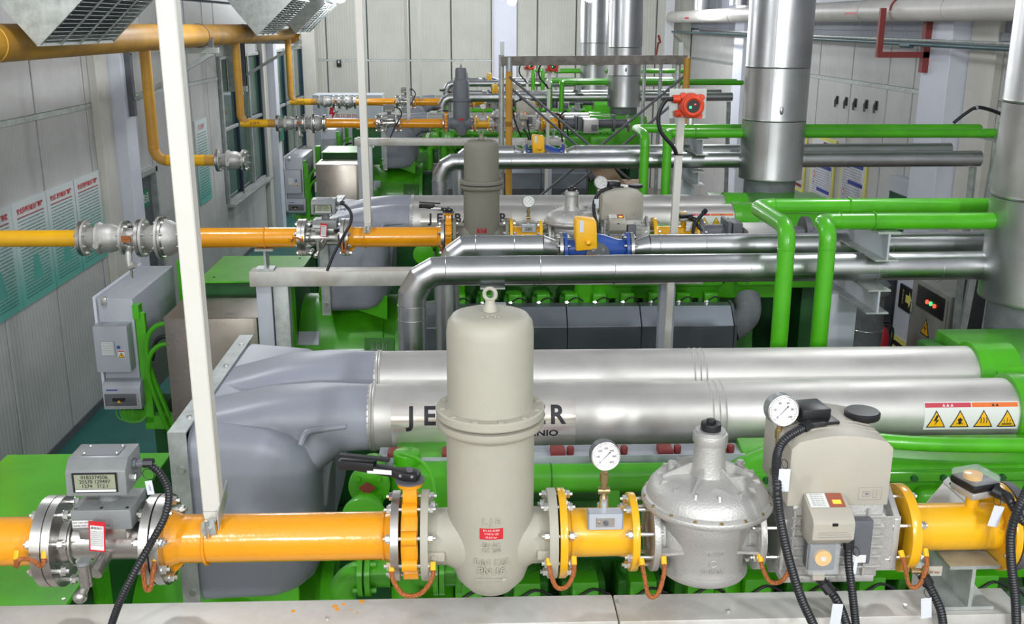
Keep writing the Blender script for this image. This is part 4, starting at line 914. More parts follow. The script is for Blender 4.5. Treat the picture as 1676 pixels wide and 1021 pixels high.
# ---- cables hanging from the big valve
def cable(tmpl, pts, r=.0105, group=None, rows=(1, 2, 3), pitch=.008):
    t = T('cable', tmpl, 'cable', pts[0], group, rows); g = G(); conduit_g(g, pts, r, pitch); build('conduit', g, RUBBER, t)
    d = (Vector(pts[1])-Vector(pts[0])).normalized(); p0 = Vector(pts[0]); build('gland_nut', G().cyl(p0-d*.006, p0+d*.022, r*1.3, n=8), BLACK, t); return t
yq = by0-.12
cable('thick black corrugated cable arching from the big valve @', [V(ox-.025, GY-.05, cz1+.018), at(1288, 716, GY-.09), at(1272, 745, GY-.13), at(1272, 800, yq), at(1277, 850, yq), at(1290, 910, yq), at(1310, 975, yq), at(1335, 1030, yq)], .0125, 'thick cables of the big valves')
cable('black cable dropping from the clear valve switch @', [V(wc.x+.02, by0-.045, wz0-.048), at(1365, 975, by0-.06), at(1378, 1000, by0-.06), at(1390, 1035, by0-.06)], .0125, 'switch cables of the big valves')
cable('black corrugated cable dropping from the actuator head @', [V((sx0_+ax1)/2-.005, by0-.055, za-.10), at(1389, 920, by0-.065), at(1395, 970, by0-.065), at(1402, 1035, by0-.06)], .0115, 'actuator cables of the big valves')
cable('black cable with white tag from a brass fitting @', [at(1513, 945, GY-.13), at(1527, 970, GY-.14), at(1540, 1000, GY-.15), at(1545, 1035, GY-.15)], .0125, 'cables from the brass fittings')
cable('black corrugated cable curving down beside the spool end @', [V(tx+.06, GY-.063, pz+.016), at(1650, 815, GY-.09), at(1668, 845, GY-.1), at(1700, 900, GY-.1), at(1705, 1000, GY-.1)], .013, 'cables from the spool switches')
cable('black corrugated cable rising beside the I-beam stub @', [at(1692, 780, GY-.06), at(1668, 830, GY-.13), at(1655, 870, GY-.15), at(1655, 920, GY-.15), at(1662, 980, GY-.15), at(1664, 1035, GY-.15)], .013, 'cables beside the I-beam stubs')
t = T('brass_fitting', 'small brass impulse fitting under the long yellow spool @', 'fitting', at(1508, 935, GY-.12), 'brass fittings under the long yellow spools')
p = at(1508, 935, GY-.12); build('body', G().cyl(p-V(.03, 0, -.002), p+V(.02, 0, 0), .008, n=10).cyl(p+V(.005, -.01, -.012), p+V(.005, -.01, .02), .009, n=6), BRASS, t); build('rating_plate', G().box(p.x+.012, p.x+.055, p.y-.004, p.y, p.z-.012, p.z+.016), CASING, t)
text('lettering', '40 bar', .012, plane_map((p.x+.034, p.y-.0045, p.z+.0), (1, 0, 0), (0, 0, 1)), REDOX, t)
def ctag(tmpl, px, py, y, w=.0145, h=.031, lean=.05, group='white cable tags', rows=(1,)):
    p = at(px, py, y); t = T('cable_tag', tmpl, 'tag', p, group, rows)
    build('tag', G().obox(p, (1, 0, -lean), (lean, 0, 1), (0, 1, 0), w, h, .0008), TAG, t, bevel=.0007, seg=1); build('wire_loop', G().torus(p+V(0, .004, h+.012), (1, .4, 0), .012, .001, 14, 5), BLACK, t)
ctag('blank white tag tied to the thick valve cable @', 1283, 786, by0-.11, lean=.02)
ctag('blank white tag on the switch cable at the frame @', 1369, 1005, by0-.08, lean=.05)
ctag('small pale tag beside the actuator cable @', 1400, 925, by0-.07, .005, .026)
ctag('blank white tag on the brass fitting cable @', 1516, 995, GY-.16, lean=-.12)
ctag('tilted blank white tag on the spool switch cable @', 1630, 845, GY-.10, lean=.2)
# ================================================================ ENGINE of the nearest bay
def R2(px, py, y):            # a point read on the second bay, brought back to the first
    return at(px, py, y+4.08)-V(.02, 4.08, 0)
eng = T('gas_engine', 'long green gas engine block and twin bright tubes #', 'engine', (.9, 3.9, 0), 'green gas engines')
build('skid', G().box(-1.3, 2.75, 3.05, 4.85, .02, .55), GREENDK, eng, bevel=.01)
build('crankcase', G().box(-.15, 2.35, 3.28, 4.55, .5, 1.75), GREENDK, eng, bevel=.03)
build('upper_block', G().prism([(3.45, 1.75), (4.4, 1.75), (4.28, 2.62), (3.58, 2.62)], (-.1, 0, 0), (0, 1, 0), (0, 0, 1), (2.4, 0, 0)), GREEND, eng, bevel=.02)
for bank, ys in ((0, 3.36), (1, 4.5)):
    for i in range(10):
        x = -.02+.212*i; s = -1 if bank == 0 else 1
        h = build('cylinder_head', G().box(x-.085, x+.085, ys-.04, ys+.14, 2.20, 2.42), GREEND, eng, bevel=.015)
        build('valve_cap', G().lathe([(.07, 0), (.068, .035), (.05, .055), (.001, .06)], (x-.01, ys+.04, 2.42), (0, -.35, 1), n=18), GREEND, h)
        if bank == 0:
            build('head_box', G().box(x-.05, x+.05, ys-.11, ys-.01, 2.36, 2.455), GREEN, h, bevel=.008)
            build('sensor', G().cyl((x-.035, ys-.08, 2.385), (x-.035, ys-.13, 2.40), .010, n=8).cyl((x-.035, ys-.09, 2.388), (x-.035, ys-.11, 2.394), .016, n=6), ZINC, h)
            build('ignition_lead', G().tube(spline([(x-.03, ys-.12, 2.40), (x+.03, ys-.11, 2.43), (x+.09, ys-.10, 2.40)], 4), .006, 6), INK if False else BLACK, h)
build('collector_tube', G().cyl((-.2, 3.34, 2.53), (2.0, 3.34, 2.53), .028, n=20), GREENDK, eng)
build('fuel_rail', G().cyl((-.25, 3.36, 2.82), (.72, 3.36, 2.82), .052, n=24), GREEN, eng)
for x in (-.05, .13, .28): build('rail_seam', G().torus((x, 3.36, 2.82), (1, 0, 0), .052, .003, 20, 5), GREEND, eng)
for i in range(5):
    x = -.1+.2*i; build('rail_stub', G().box(x-.03, x+.03, 3.32, 3.40, 2.64, 2.79), GREEN, eng, bevel=.008)
build('cable_tray', G().box(-.35, 1.0, 3.41, 3.55, 2.86, 2.866).box(-.35, 1.0, 3.405, 3.41, 2.845, 2.885), CABGREY, eng)
for i in range(7):
    x = -.28+.2*i
    if x < .98:
        q = build('ignition_coil', G().box(x-.035, x+.02, 3.43, 3.49, 2.866, 2.895).cyl((x+.04, 3.46, 2.866), (x+.04, 3.46, 2.90), .014, n=10), REDOX, eng, bevel=.006)
# long insulated exhaust cover, faceted
ex = [(3.03, 2.03), (3.03, 2.265), (3.16, 2.385), (3.25, 2.39), (3.25, 1.85), (3.10, 1.90)]
SHEETD = mat('faceted_heat_cover', (.27, .30, .34), .36, metal=.7, noise=.1, nscale=3)
ends = [-.3, .78, 1.33, 2.02]
for a, b in zip(ends, ends[1:]): build('exhaust_cover', G().prism(ex, (a+.003, 0, 0), (0, 1, 0), (0, 0, 1), (b-a-.006, 0, 0)), SHEETD, eng, bevel=.002, seg=1, ang=15)
build('cover_collar', G().prism([(a-.01*(1 if a < 3.15 else -1), b+.01*(1 if b > 1.7 else -1)) for a, b in ex], (2.02, 0, 0), (0, 1, 0), (0, 0, 1), (.02, 0, 0)), DKGREY, eng)
build('insulation_blanket', G().tube(spline([(2.03, 3.16, 2.2), (2.10, 3.18, 2.24), (2.17, 3.24, 2.3), (2.19, 3.35, 2.4)], 5), .10, 14), BLANKET, eng)
# twin bright tubes
TR = .128; ty1, tz1 = 3.70, 2.93; ty2, tz2 = 4.07, 2.945
txl = at(600, 670, 3.6).x; txr = at(1668, 668, 3.6).x
for (yy, zz, xl, xr, w) in ((ty1, tz1, txl, txr, 'front'), (ty2, tz2, at(612, 600, 4.0).x, at(1600, 590, 4.0).x, 'rear')):
    tb = build('mixture_tube', G().cyl((xl, yy, zz), (xr, yy, zz), TR, n=56), TUBE, eng, label='%s bright steel tube' % w)
    for x in (xl+.012, xl+.022): build('bead', G().torus((x, yy, zz), (1, 0, 0), TR, .005, 48, 8), TUBE, tb)
    for x in ((xl+xr)/2+.06, (xl+xr)/2+.085, (xl+xr)/2+.11): build('weld_band', G().torus((x, yy, zz), (1, 0, 0), TR-.001, .004, 48, 6), TUBE, tb)
    if w == 'front': ftube = tb
    build('end_collar', G().ring((xr-.005, yy, zz), (xr+.05, yy, zz), TR+.018, TR-.01, 48), GREEN, eng)
    build('end_duct', G().loft([G().circ((xr+.05, yy, zz), V(0, 1, 0), V(0, 0, 1), TR+.015, 32), G().circ((xr+.18, yy+.02, zz-.02), V(0, 1, 0), V(0, 0, 1), TR+.03, 32)]), GREEN, eng)
# lettering on the front tube
cx = lambda px: at(px, 690, 3.58).x
tmf = tube_map(0, ty1, tz1, TR, 0)
ang = lambda py: math.asin(max(-1, min(1, 0)))
def tb_b(px, py):
    """height along the tube's skin for a pixel row of the photograph"""
    v = ray(px, py); oy, oz = CAMPOS.y-ty1, CAMPOS.z-tz1
    A = v.y**2+v.z**2; B = oy*v.y+oz*v.z; Cc = oy*oy+oz*oz-TR**2; k = (-B-math.sqrt(max(0, B*B-A*Cc)))/A
    return math.atan2(oz+k*v.z, -(oy+k*v.y))*TR
bt, bb = tb_b(790, 657), tb_b(790, 734)
DECAL = mat('clear_film', (.66, .62, .58), .16, metal=.5)
patch('decal_film', tmf, cx(640), cx(942), bb, bt, DECAL, ftube, lift=.0005, nb=14)
by_ = tb_b(790, 681); Ltr = 'JENBACHER'; xa, xz = cx(673), cx(912)
for i, ch in enumerate(Ltr): text('letter', ch, .1, (lambda a, b, c=0, i=i: tmf(xa+(xz-xa)*i/8+a, by_+b, c)), INK, ftube, lift=.0012, bold=.003, sx=.95, cut=.006)
byn = tb_b(790, 710)
text('letter', 'INNIO', .036, lambda a, b, c=0: tmf(cx(886)+a, byn+b, c), INK, ftube, lift=.0012, bold=.001, sx=1.25, cut=.006)
# warning label
wa, wb = cx(1511), cx(1665); w0, w1 = tb_b(1590, 702), tb_b(1590, 657)
patch('warning_label', tmf, wa, wb, w0, w1, PAPER, ftube, lift=.0008, nb=8)
wm = (wa+wb)/2; hgt = w1-w0
patch('label_band', tmf, wa+.003, wm-.002, w1-hgt*.2, w1-hgt*.04, mat('band_crimson', (.6, .05, .08), .5), ftube, lift=.0014)
patch('label_band', tmf, wm+.002, wb-.003, w1-hgt*.2, w1-hgt*.04, mat('band_orange', (.85, .18, .03), .5), ftube, lift=.0014)
th = hgt*.62
for i in range(4):
    xcn = wa+(wb-wa)*(i+.5)/4; yc = w0+hgt*.40
    polys('warning_triangle', tmf, [tri(xcn, yc, th)], INK, ftube, lift=.0018, cut=.005)
    polys('warning_field', tmf, [tri(xcn, yc-th*.02, th*.82)], WARNY, ftube, lift=.0022, cut=.005)
    q = th*.16
    sym = [[[(0, 2), (-1, -.2), (0, .1), (-.6, -1.8), (1, .5), (.1, .3), (.8, 2)]],
           [[(-1.4, -1.4), (-.4, -.4), (-1, .4), (-.3, .8), (0, 1.2), (.3, .8), (1, .4), (.4, -.4), (1.4, -1.4), (.4, -1.0), (0, -1.6), (-.4, -1.0)]],
           [[(k-.15, -1), (k+.15, -1), (k+.35, 0), (k+.1, 1.1), (k-.2, 1.1), (k+.05, 0)] for k in (-1, 0, 1)],
           [[(-1.8, -1.6), (1.8, -1.6), (1.8, -1.2), (-1.8, -1.2)], [(-.1, -1), (.1, -1), (.1, .9), (-.1, .9)], [(-.9, -1), (-.7, -1), (-1.1, .3), (-1.3, .3)], [(.7, -1), (.9, -1), (1.3, .3), (1.1, .3)]]][i]
    polys('warning_symbol', tmf, [[(xcn+a*q, yc-th*.1+b*q) for a, b in p] for p in sym], INK, ftube, lift=.0026, cut=.005)
for k, xx in enumerate((-.016, 0, .016)): polys('band_mark', tmf, [tri((wa+wm)/2+xx, w1-hgt*.12, hgt*.10)], PAPER, ftube, lift=.0019, cut=.005)
for k, xx in enumerate((-.008, .008)): polys('band_mark', tmf, [tri((wb+wm)/2+xx, w1-hgt*.12, hgt*.10)], INK, ftube, lift=.0019, cut=.005)
# intercooler: steel side plate, moulded blue-grey housing and two necks
ic = T('intercooler', 'moulded blue grey intercooler with bolted steel edge plate #', 'cooler', (-.85, 4.0, 2.4), 'blue grey intercoolers')
IX = -1.085; iz = 2.985; izb = 2.26
build('edge_plate', G().box(IX-.012, IX, 3.42, 4.60, izb, iz), GALV, ic)
build('edge_strip', G().box(IX-.01, IX+.055, 3.42, 4.60, iz, iz+.008), GALV, ic); build('edge_strip', G().box(IX-.01, IX+.055, 3.412, 3.42, izb, iz+.008), GALV, ic)
for y in (3.56, 3.85, 4.15, 4.45): build('edge_bolt', G().cyl((IX+.03, y, iz+.006), (IX+.03, y, iz+.014), .012, n=8), ZINC, ic)
for z in (2.85, 2.6, 2.35): build('edge_bolt', G().cyl((IX+.03, 3.412, z), (IX+.03, 3.402, z), .012, n=8), ZINC, ic)
def superell(c, a, b, n=32, p=4, flat=None):
    out = []
    for j in range(n):
        t = 2*PI*j/n; x = abs(math.cos(t))**(2/p)*(1 if math.cos(t) > 0 else -1); y = abs(math.sin(t))**(2/p)*(1 if math.sin(t) > 0 else -1)
        out.append(V(c[0], c[1]+a*x, c[2]+b*y))
    return out
hz_ = (iz+izb)/2; hh = (iz-izb)/2
build('housing', G().loft([superell((IX+.05, 4.01, hz_), .575, hh-.002, 40, 12), superell((IX+.32, 4.01, hz_-.01), .565, hh-.012, 40, 10), superell((IX+.40, 4.01, hz_-.015), .55, hh-.03, 40, 8), superell((IX+.455, 4.01, hz_-.02), .525, hh-.06, 40, 6), superell((IX+.485, 4.01, hz_-.02), .48, hh-.11, 40, 5), superell((IX+.495, 4.01, hz_-.02), .40, hh-.18, 40, 4)]), COOLER, ic, ang=50)
for yy, zz, xl in ((ty1, tz1, txl), (ty2, tz2, at(612, 600, 4.0).x)):
    build('neck', G().loft([superell((IX+.06, yy, iz-.2), .168, .20, 32, 5), superell((IX+.30, yy, zz-.10), .168, .205, 32, 4), superell((IX+.48, yy, zz-.04), .155, .165, 32, 3), superell((IX+.58, yy, zz), .132, .132, 32, 2.1), superell((xl+.005, yy, zz), .128, .128, 32, 2)]), COOLER, ic, ang=60)
build('moulded_rib', G().tube(spline([at(492, 728, 3.5), at(502, 708, 3.52), at(530, 702, 3.56), at(566, 697, 3.575)], 5), .013, 10), COOLER, ic)
build('neck_bracket', G().prism([(0, 0), (.05, 0), (.02, -.1), (.0, -.25), (-.03, -.25)], at(530, 733, 3.66), (1, 0, 0), (0, 0, 1), (0, .05, 0)), COOLER, ic, bevel=.006)
# right-hand green housing under the stack
hx = 2.2
hs_ = T('exhaust_housing', 'large green angular housing under the steel stack #', 'housing', (2.6, 4.6, 2.2), 'green housings under the stacks')
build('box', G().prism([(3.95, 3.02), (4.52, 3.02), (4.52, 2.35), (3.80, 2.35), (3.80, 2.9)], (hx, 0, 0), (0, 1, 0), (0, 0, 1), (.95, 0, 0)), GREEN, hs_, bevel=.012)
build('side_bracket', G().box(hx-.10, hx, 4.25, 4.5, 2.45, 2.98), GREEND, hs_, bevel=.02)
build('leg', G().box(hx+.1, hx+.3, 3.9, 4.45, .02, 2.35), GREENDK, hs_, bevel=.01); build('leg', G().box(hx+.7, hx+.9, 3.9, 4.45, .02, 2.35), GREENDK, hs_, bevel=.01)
for p in ((hx+.08, 4.05), (hx+.4, 4.1), (hx+.8, 4.05)): build('bolt', G().cyl((p[0], p[1], 3.02), (p[0], p[1], 3.03), .012, n=8), GREENDK, hs_)
# big valve cover at the engine's working end
vc_ = T('valve_cover', 'long green bolted valve cover with sloping top #', 'cover', (1.7, 3.5, 2.4), 'green valve covers')
c0_, c1_ = 1.0, 2.5
build('body', G().prism([(3.32, 2.40), (3.32, 2.845), (3.335, 2.86), (3.37, 2.863), (3.54, 2.895), (3.55, 2.40)], (c0_, 0, 0), (0, 1, 0), (0, 0, 1), (c1_-c0_, 0, 0)), GREEN, vc_, bevel=.008)
build('bolt_rail', G().box(c0_, c1_, 3.295, 3.33, 2.815, 2.85), GREEN, vc_, bevel=.004)
for i in range(14): x = c0_+.05+i*.108; build('rail_bolt', G().cyl((x, 3.295, 2.832), (x, 3.280, 2.832), .012, n=8), GREENDK, vc_)  # same green as the cover; the shade around each bolt darkens its colour
for i in range(3): x = c0_+.12+i*.48; build('pocket', G().box(x, x+.38, 3.26, 3.33, 2.50, 2.79), GREEN, vc_, bevel=.03, seg=4)
t = T('hose', 'thick green ribbed hose lying over the valve cover #', 'hose', (1.4, 3.6, 2.8), 'green hoses on the engines')
build('hose', G().tube(spline([(1.35, 3.48, 2.93), (1.5, 3.42, 2.925), (1.8, 3.38, 2.92), (2.5, 3.35, 2.925)], 8), .028, 12), GREEN, t); g = G(); conduit_g(g, [(1.28, 3.52, 2.93), (1.35, 3.48, 2.93), (1.43, 3.45, 2.93)], .034, .012); build('ribbed_end', g, GREEN, t)
build('saddle', G().box(1.45, 1.48, 3.39, 3.47, 2.86, 2.96), GREEN, t, bevel=.006)
build('brace_strut', G().beam((1.7, 3.66, 2.80), (2.5, 3.36, 2.82), .05, .02), GREEN, eng)
build('charge_elbow', G().tube(fillet([(.93, 3.34, 2.35), (.93, 3.34, 2.80), (1.15, 3.46, 2.83)], .12, 8), .075, 22), GREEN, eng)
# coolant pipework between cooler and block
cp = T('coolant_pipes', 'green flanged coolant pipes beside the intercooler #', 'pipes', (-.35, 3.2, 2.2), 'green coolant pipework')
q = at(604, 797, 3.22); build('blind_flange', G().cyl((q.x, 3.22, q.z), (q.x, 3.25, q.z), .072, n=32).cyl((q.x, 3.25, q.z), (q.x, 3.4, q.z), .05, n=24), GREEN, cp, bevel=.003)
for a in range(4): build('flange_bolt', G().cyl((q.x+.05*math.cos(a*PI/2+.8), 3.205, q.z+.05*math.sin(a*PI/2+.8)), (q.x+.05*math.cos(a*PI/2+.8), 3.22, q.z+.05*math.sin(a*PI/2+.8)), .009, n=6), GREEN, cp)
build('red_handle', G().prism([(-.028, 0), (0, .02), (.03, .0), (0, -.024)], (q.x-.005, 3.19, q.z+.01), (1, 0, 0), (0, 0, 1), (0, .008, 0)), REDOX, cp)
build('blue_knob', G().cyl((q.x-.005, 3.18, q.z-.045), (q.x-.005, 3.18, q.z-.03), .008, n=10), BLUE, cp); build('brass_stem', G().cyl((q.x-.005, 3.19, q.z-.07), (q.x-.005, 3.19, q.z-.04), .006, n=8), BRASS, cp)
q2 = at(595, 850, 3.1); build('blind_flange', G().cyl((q2.x, 3.1, q2.z), (q2.x, 3.13, q2.z), .075, n=32).cyl((q2.x, 3.13, q2.z), (q2.x, 3.3, q2.z), .055, n=24), GREEN, cp, bevel=.003)
e0 = at(550, 1000, 2.95); e1 = at(560, 938, 2.95); e2 = at(640, 938, 2.95)
build('elbow', G().tube(fillet([(e1.x, 2.95, e0.z-.2), (e1.x, 2.95, e1.z), (e2.x, 2.95, e2.z)], .09, 8), .045, 20), GREEN, cp)
for px in (592, 604, 714, 724, 752): xx = at(px, 940, 2.95).x; build('pipe_flange', G().ring((xx-.008, 2.95, e1.z), (xx+.008, 2.95, e1.z), .075, .02, 28), GREEN, cp)
build('branch', G().cyl((at(660, 940, 2.95).x, 2.95, e1.z), (at(800, 940, 2.95).x, 2.95, e1.z), .045, n=20).cyl((at(665, 940, 2.95).x, 2.95, e1.z-.4), (at(665, 940, 2.95).x, 2.95, e1.z), .05, n=20), GREEN, cp)
for a in range(4):
    for px in (586, 612): xx = at(px, 940, 2.95).x; build('flange_bolt', G().cyl((xx-.012, 2.95+.06*math.cos(a*PI/2+.6), e1.z+.06*math.sin(a*PI/2+.6)), (xx+.012, 2.95+.06*math.cos(a*PI/2+.6), e1.z+.06*math.sin(a*PI/2+.6)), .009, n=6), GREEN, cp)
build('pump_box', G().box(at(640, 770, 3.35).x, at(742, 770, 3.35).x, 3.3, 3.6, 2.35, at(700, 765, 3.35).z), GREEN, cp, bevel=.02)
build('pump_lid', G().cyl((at(665, 765, 3.35).x, 3.4, at(700, 765, 3.35).z), (at(665, 765, 3.35).x, 3.4, at(700, 748, 3.35).z), .05, n=20), GREEN, cp, bevel=.004)
build('green_hose', G().tube(spline([at(655, 742, 3.25), at(685, 752, 3.2), at(705, 775, 3.15), at(712, 810, 3.1)], 6), .006, 8), GREEN, cp)
# gusset plate with round holes, generator, cradle
gn = T('generator', 'round green generator with lifting lug and louvred vent #', 'generator', (-1.1, 4.05, 1.6), 'round green generators')
GYc, GZc, GR = 4.02, 1.76, .50
p0x, p1x = -1.40, -.60
build('body', G().lathe([(.40, p0x-.12), (.46, p0x-.03), (GR, p0x), (GR, p1x-.13), (GR*.97, p1x-.12), (GR*.97, p1x-.03)], (0, GYc, GZc), (1, 0, 0), n=56), GREEN, gn)
build('bell_ring', G().ring((p1x-.03, GYc, GZc), (p1x+.02, GYc, GZc), GR+.03, .3, 48), GREEN, gn); build('coupling_housing', G().cyl((p1x+.02, GYc, GZc), (-.15, GYc, GZc), .40, .46, 40), GREENDK, gn)
wr_ = lambda a, b, c=0: V(a, GYc-(GR+c)*math.cos(b/GR), GZc+(GR+c)*math.sin(b/GR))
for z0_ in (.05, -.22):
    v_ = patch('vent_frame', wr_, p1x-.27, p1x-.04, z0_, z0_+.22, GREEND, gn, lift=.012, nb=6)
    patch('vent_opening', wr_, p1x-.22, p1x-.09, z0_+.03, z0_+.19, BLACK, gn, lift=.015, nb=6)
    for k in range(12): patch('louvre', wr_, p1x-.22+k*.011, p1x-.216+k*.011, z0_+.03, z0_+.19, GREEN, gn, lift=.02, nb=6)
lx = R2(535, 500, 3.9).x
build('lifting_lug', G().torus((lx, GYc-.1, GZc+GR+.05), (0, 1, 0), .05, .017, 24, 8).box(lx-.06, lx+.06, GYc-.13, GYc-.07, GZc+GR-.04, GZc+GR+.015), GREEN, gn)
patch('rating_plate', wr_, p0x+.0, p0x+.17, .22, .33, TAG, gn, lift=.004)
build('feet', G().box(p0x, p1x, GYc-.42, GYc+.42, .56, 1.4), GREENDK, gn, bevel=.02)
def gusset():
    P4 = [R2(545, 494, 3.5), R2(634, 484, 3.5), R2(634, 524, 3.5), R2(570, 503, 3.5)]
    return G().prism([(p.x, p.z) for p in P4], (0, 3.5, 0), (1, 0, 0), (0, 0, 1), (0, .015, 0))
gp_ = build('gusset_plate', gusset(), GREEN, gn, bevel=.003, seg=1)
for px_h, rr in ((579, .022), (600, .032)): q = R2(px_h, 499.5, 3.495); build('round_hole', G().cyl((q.x, 3.496, q.z), (q.x, 3.499, q.z), rr, n=20), BLACK, gn)
# green switchgear housing and stainless terminal box
gb = T('generator_housing', 'flat topped green housing behind the stainless box #', 'housing', (-1.75, 3.9, .6), 'green flat topped housings')
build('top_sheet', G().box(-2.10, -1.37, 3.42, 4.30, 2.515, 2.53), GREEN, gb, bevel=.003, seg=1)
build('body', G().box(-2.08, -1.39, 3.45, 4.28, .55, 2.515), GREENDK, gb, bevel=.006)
build('side_flange', G().prism([(3.30, 2.53), (3.42, 2.53), (3.42, 1.9)], (-1.385, 0, 0), (0, 1, 0), (0, 0, 1), (.012, 0, 0)), GREEN, gb); build('corner_post', G().box(-1.42, -1.37, 3.40, 3.45, 1.2, 2.52), GREEN, gb)
for p in ((-1.45, 3.55), (-1.45, 4.2), (-2.0, 3.55)): build('screw', G().cyl((p[0], p[1], 2.53), (p[0], p[1], 2.536), .008, n=8), GREENDK, gb)
def stainless(tt, x0, x1, y0, y1, zb_, zt_):
    build('body', G().box(x0, x1, y0, y1, zb_, zt_), STAINLESS, tt, bevel=.004)
    build('lid', G().box(x0-.004, x1+.004, y0-.006, y1, zt_, zt_+.006), STAINLESS, tt)
    build('screw', G().cyl((x1-.03, y0, zt_-.12), (x1-.03, y0-.006, zt_-.12), .007, n=8), ZINC, tt)
# nearest bay keeps its terminal box partly under the green sheet
t = thing('terminal_box', 'low stainless terminal box at the corner below the nearest meter', 'box', (-1.75, 2.9, 1.2), 'stainless terminal boxes'); stainless(t, -2.0, -1.40, 2.62, 3.10, 1.5, 2.36)
t = thing('generator_apron', 'bright green sheet apron in front of the nearest housing', 'panel', (-1.75, 3.2, 2.5)); build('sheet', G().box(-2.2, -1.37, 3.02, 3.42, 2.505, 2.523), GREEN, t, bevel=.003, seg=1); build('front_face', G().box(-2.2, -1.37, 3.02, 3.03, 2.30, 2.505), GREEN, t)
TB = thing('terminal_box', 'tall stainless terminal box beside the white hanger post', 'box', (-1.8, 7.4, .6), 'stainless terminal boxes')
stainless(TB, -2.14, -1.50, 6.83, 7.46, .62, 2.43)
build('side_cheek', G().prism([(6.9, 2.42), (7.5, 2.42), (7.5, 1.6), (6.84, 1.6)], (-1.495, 0, 0), (0, 1, 0), (0, 0, 1), (.012, 0, 0)), GREEN, TB)
build('plinth', G().box(-2.1, -1.54, 6.88, 7.42, .02, .62), GREENDK, TB)
# wall side control cabinet with breaker box (second bay)
CB = thing('control_cabinet', 'pale grey control cabinet with breaker box, near the notice boards', 'cabinet', (-2.55, 7.5, 1.3), 'pale grey control cabinets')
build('body', G().box(-2.69, -2.44, 7.12, 8.16, 1.68, 2.50), CABGREY, CB, bevel=.004); build('back_tray', G().box(-2.715, -2.695, 7.10, 8.17, 1.70, 2.52), TAG, CB, bevel=.002, seg=1)
build('corner_bracket', G().box(-2.66, -2.62, 7.10, 7.16, 2.46, 2.512), ZINC, CB, bevel=.003)
build('middle_box', G().box(-2.70, -2.46, 7.0, 7.12, 1.985, 2.33), CABGREY, CB, bevel=.004)
build('filter_grille', G().box(-2.655, -2.555, 6.992, 7.0, 2.11, 2.22), CABGREY, CB, bevel=.002, seg=1)
for k in range(8): build('grille_slat', G().box(-2.647, -2.563, 6.989, 6.993, 2.12+.0125*k, 2.127+.0125*k), PAPER, CB)
build('blue_lock', G().cyl((-2.53, 7.0, 2.175), (-2.53, 6.992, 2.175), .012, n=16), BLUE, CB)
wmp = plane_map((-2.515, 6.9995, 2.12), (1, 0, 0), (0, 0, 1))
polys('warning_label', wmp, [[(-.024, -.03), (.024, -.03), (.024, .03), (-.024, .03)]], PAPER, CB); polys('label_band', wmp, [[(-.022, .02), (.022, .02), (.022, .028), (-.022, .028)]], RED, CB, lift=.002)
polys('warning_triangle', wmp, [tri(0, -.005, .042)], INK, CB, lift=.002); polys('warning_field', wmp, [tri(0, -.006, .032)], WARNY, CB, lift=.003); polys('warning_symbol', wmp, [[(.002, .008), (-.005, -.008), (.001, -.006), (-.002, -.018), (.006, -.002), (.001, -.003)]], INK, CB, lift=.004)
bk = build('breaker_box', G().prism([(7.0, 1.70), (7.0, 1.865), (7.04, 1.90), (7.13, 1.90), (7.13, 1.70)], (-2.68, 0, 0), (0, 1, 0), (0, 0, 1), (.27, 0, 0)), CABGREY, CB, bevel=.004)
build('brand_strip', G().box(-2.65, -2.57, 6.997, 7.0, 1.845, 1.853), BLUEP, bk)
build('window', G().box(-2.665, -2.435, 6.992, 7.0, 1.725, 1.82), DKGREY, bk, bevel=.003); build('breaker_rail', G().box(-2.61, -2.52, 6.988, 6.993, 1.765, 1.79), BLACK, bk); build('yellow_switch', G().prism([(-.015, 0), (.015, 0), (0, .02)], (-2.565, 6.986, 1.755), (1, 0, 0), (0, 0, 1), (0, .004, 0)), WARNY, bk)
build('window_edge', G().box(-2.67, -2.43, 6.989, 6.993, 1.722, 1.728).box(-2.67, -2.664, 6.989, 6.993, 1.722, 1.822).box(-2.437, -2.43, 6.989, 6.993, 1.722, 1.822), ZINC, bk)
build('frame_upright', G().box(-2.43, -2.36, 7.10, 7.14, 1.55, 2.40), GREEN, CB, bevel=.003, seg=1); build('frame_foot', G().box(-2.43, -2.12, 7.10, 7.2, 1.50, 1.60), GREEN, CB, bevel=.003, seg=1)
build('frame_foot', G().box(-2.62, -2.43, 7.16, 7.24, 1.56, 1.63), GREEN, CB); build('frame_post', G().box(-2.5, -2.38, 7.5, 7.7, .02, 1.56), GREENDK, CB); build('upper_clip', G().box(-2.435, -2.39, 7.08, 7.16, 2.36, 2.46), GREEN, CB); build('rear_post', G().box(-2.40, -2.33, 8.12, 8.3, 1.5, 2.55), GREEN, CB)
for k in range(5): build('green_cable', G().tube(spline([(-2.62+.03*k, 7.06, 1.69), (-2.60+.03*k, 7.04, 1.62), (-2.5+.01*k, 7.06, 1.57+.008*k), (-2.42, 7.1, 1.60+.01*k), (-2.36, 7.2, 1.75)], 5), .005, 6), GREEN, CB)
for z in (2.15, 2.30): build('green_hose', G().tube(spline([(-2.14, 7.0, z+.05), (-2.25, 7.0, z+.03), (-2.33, 7.02, z-.08), (-2.34, 7.05, z-.3), (-2.25, 7.1, z-.7)], 6), .018, 8), GREEN, CB)
for z in (2.26,): build('black_hose', G().tube(spline([(-2.14, 7.02, z), (-2.26, 7.02, z-.04), (-2.32, 7.05, z-.2)], 6), .016, 8), BLACK, CB)
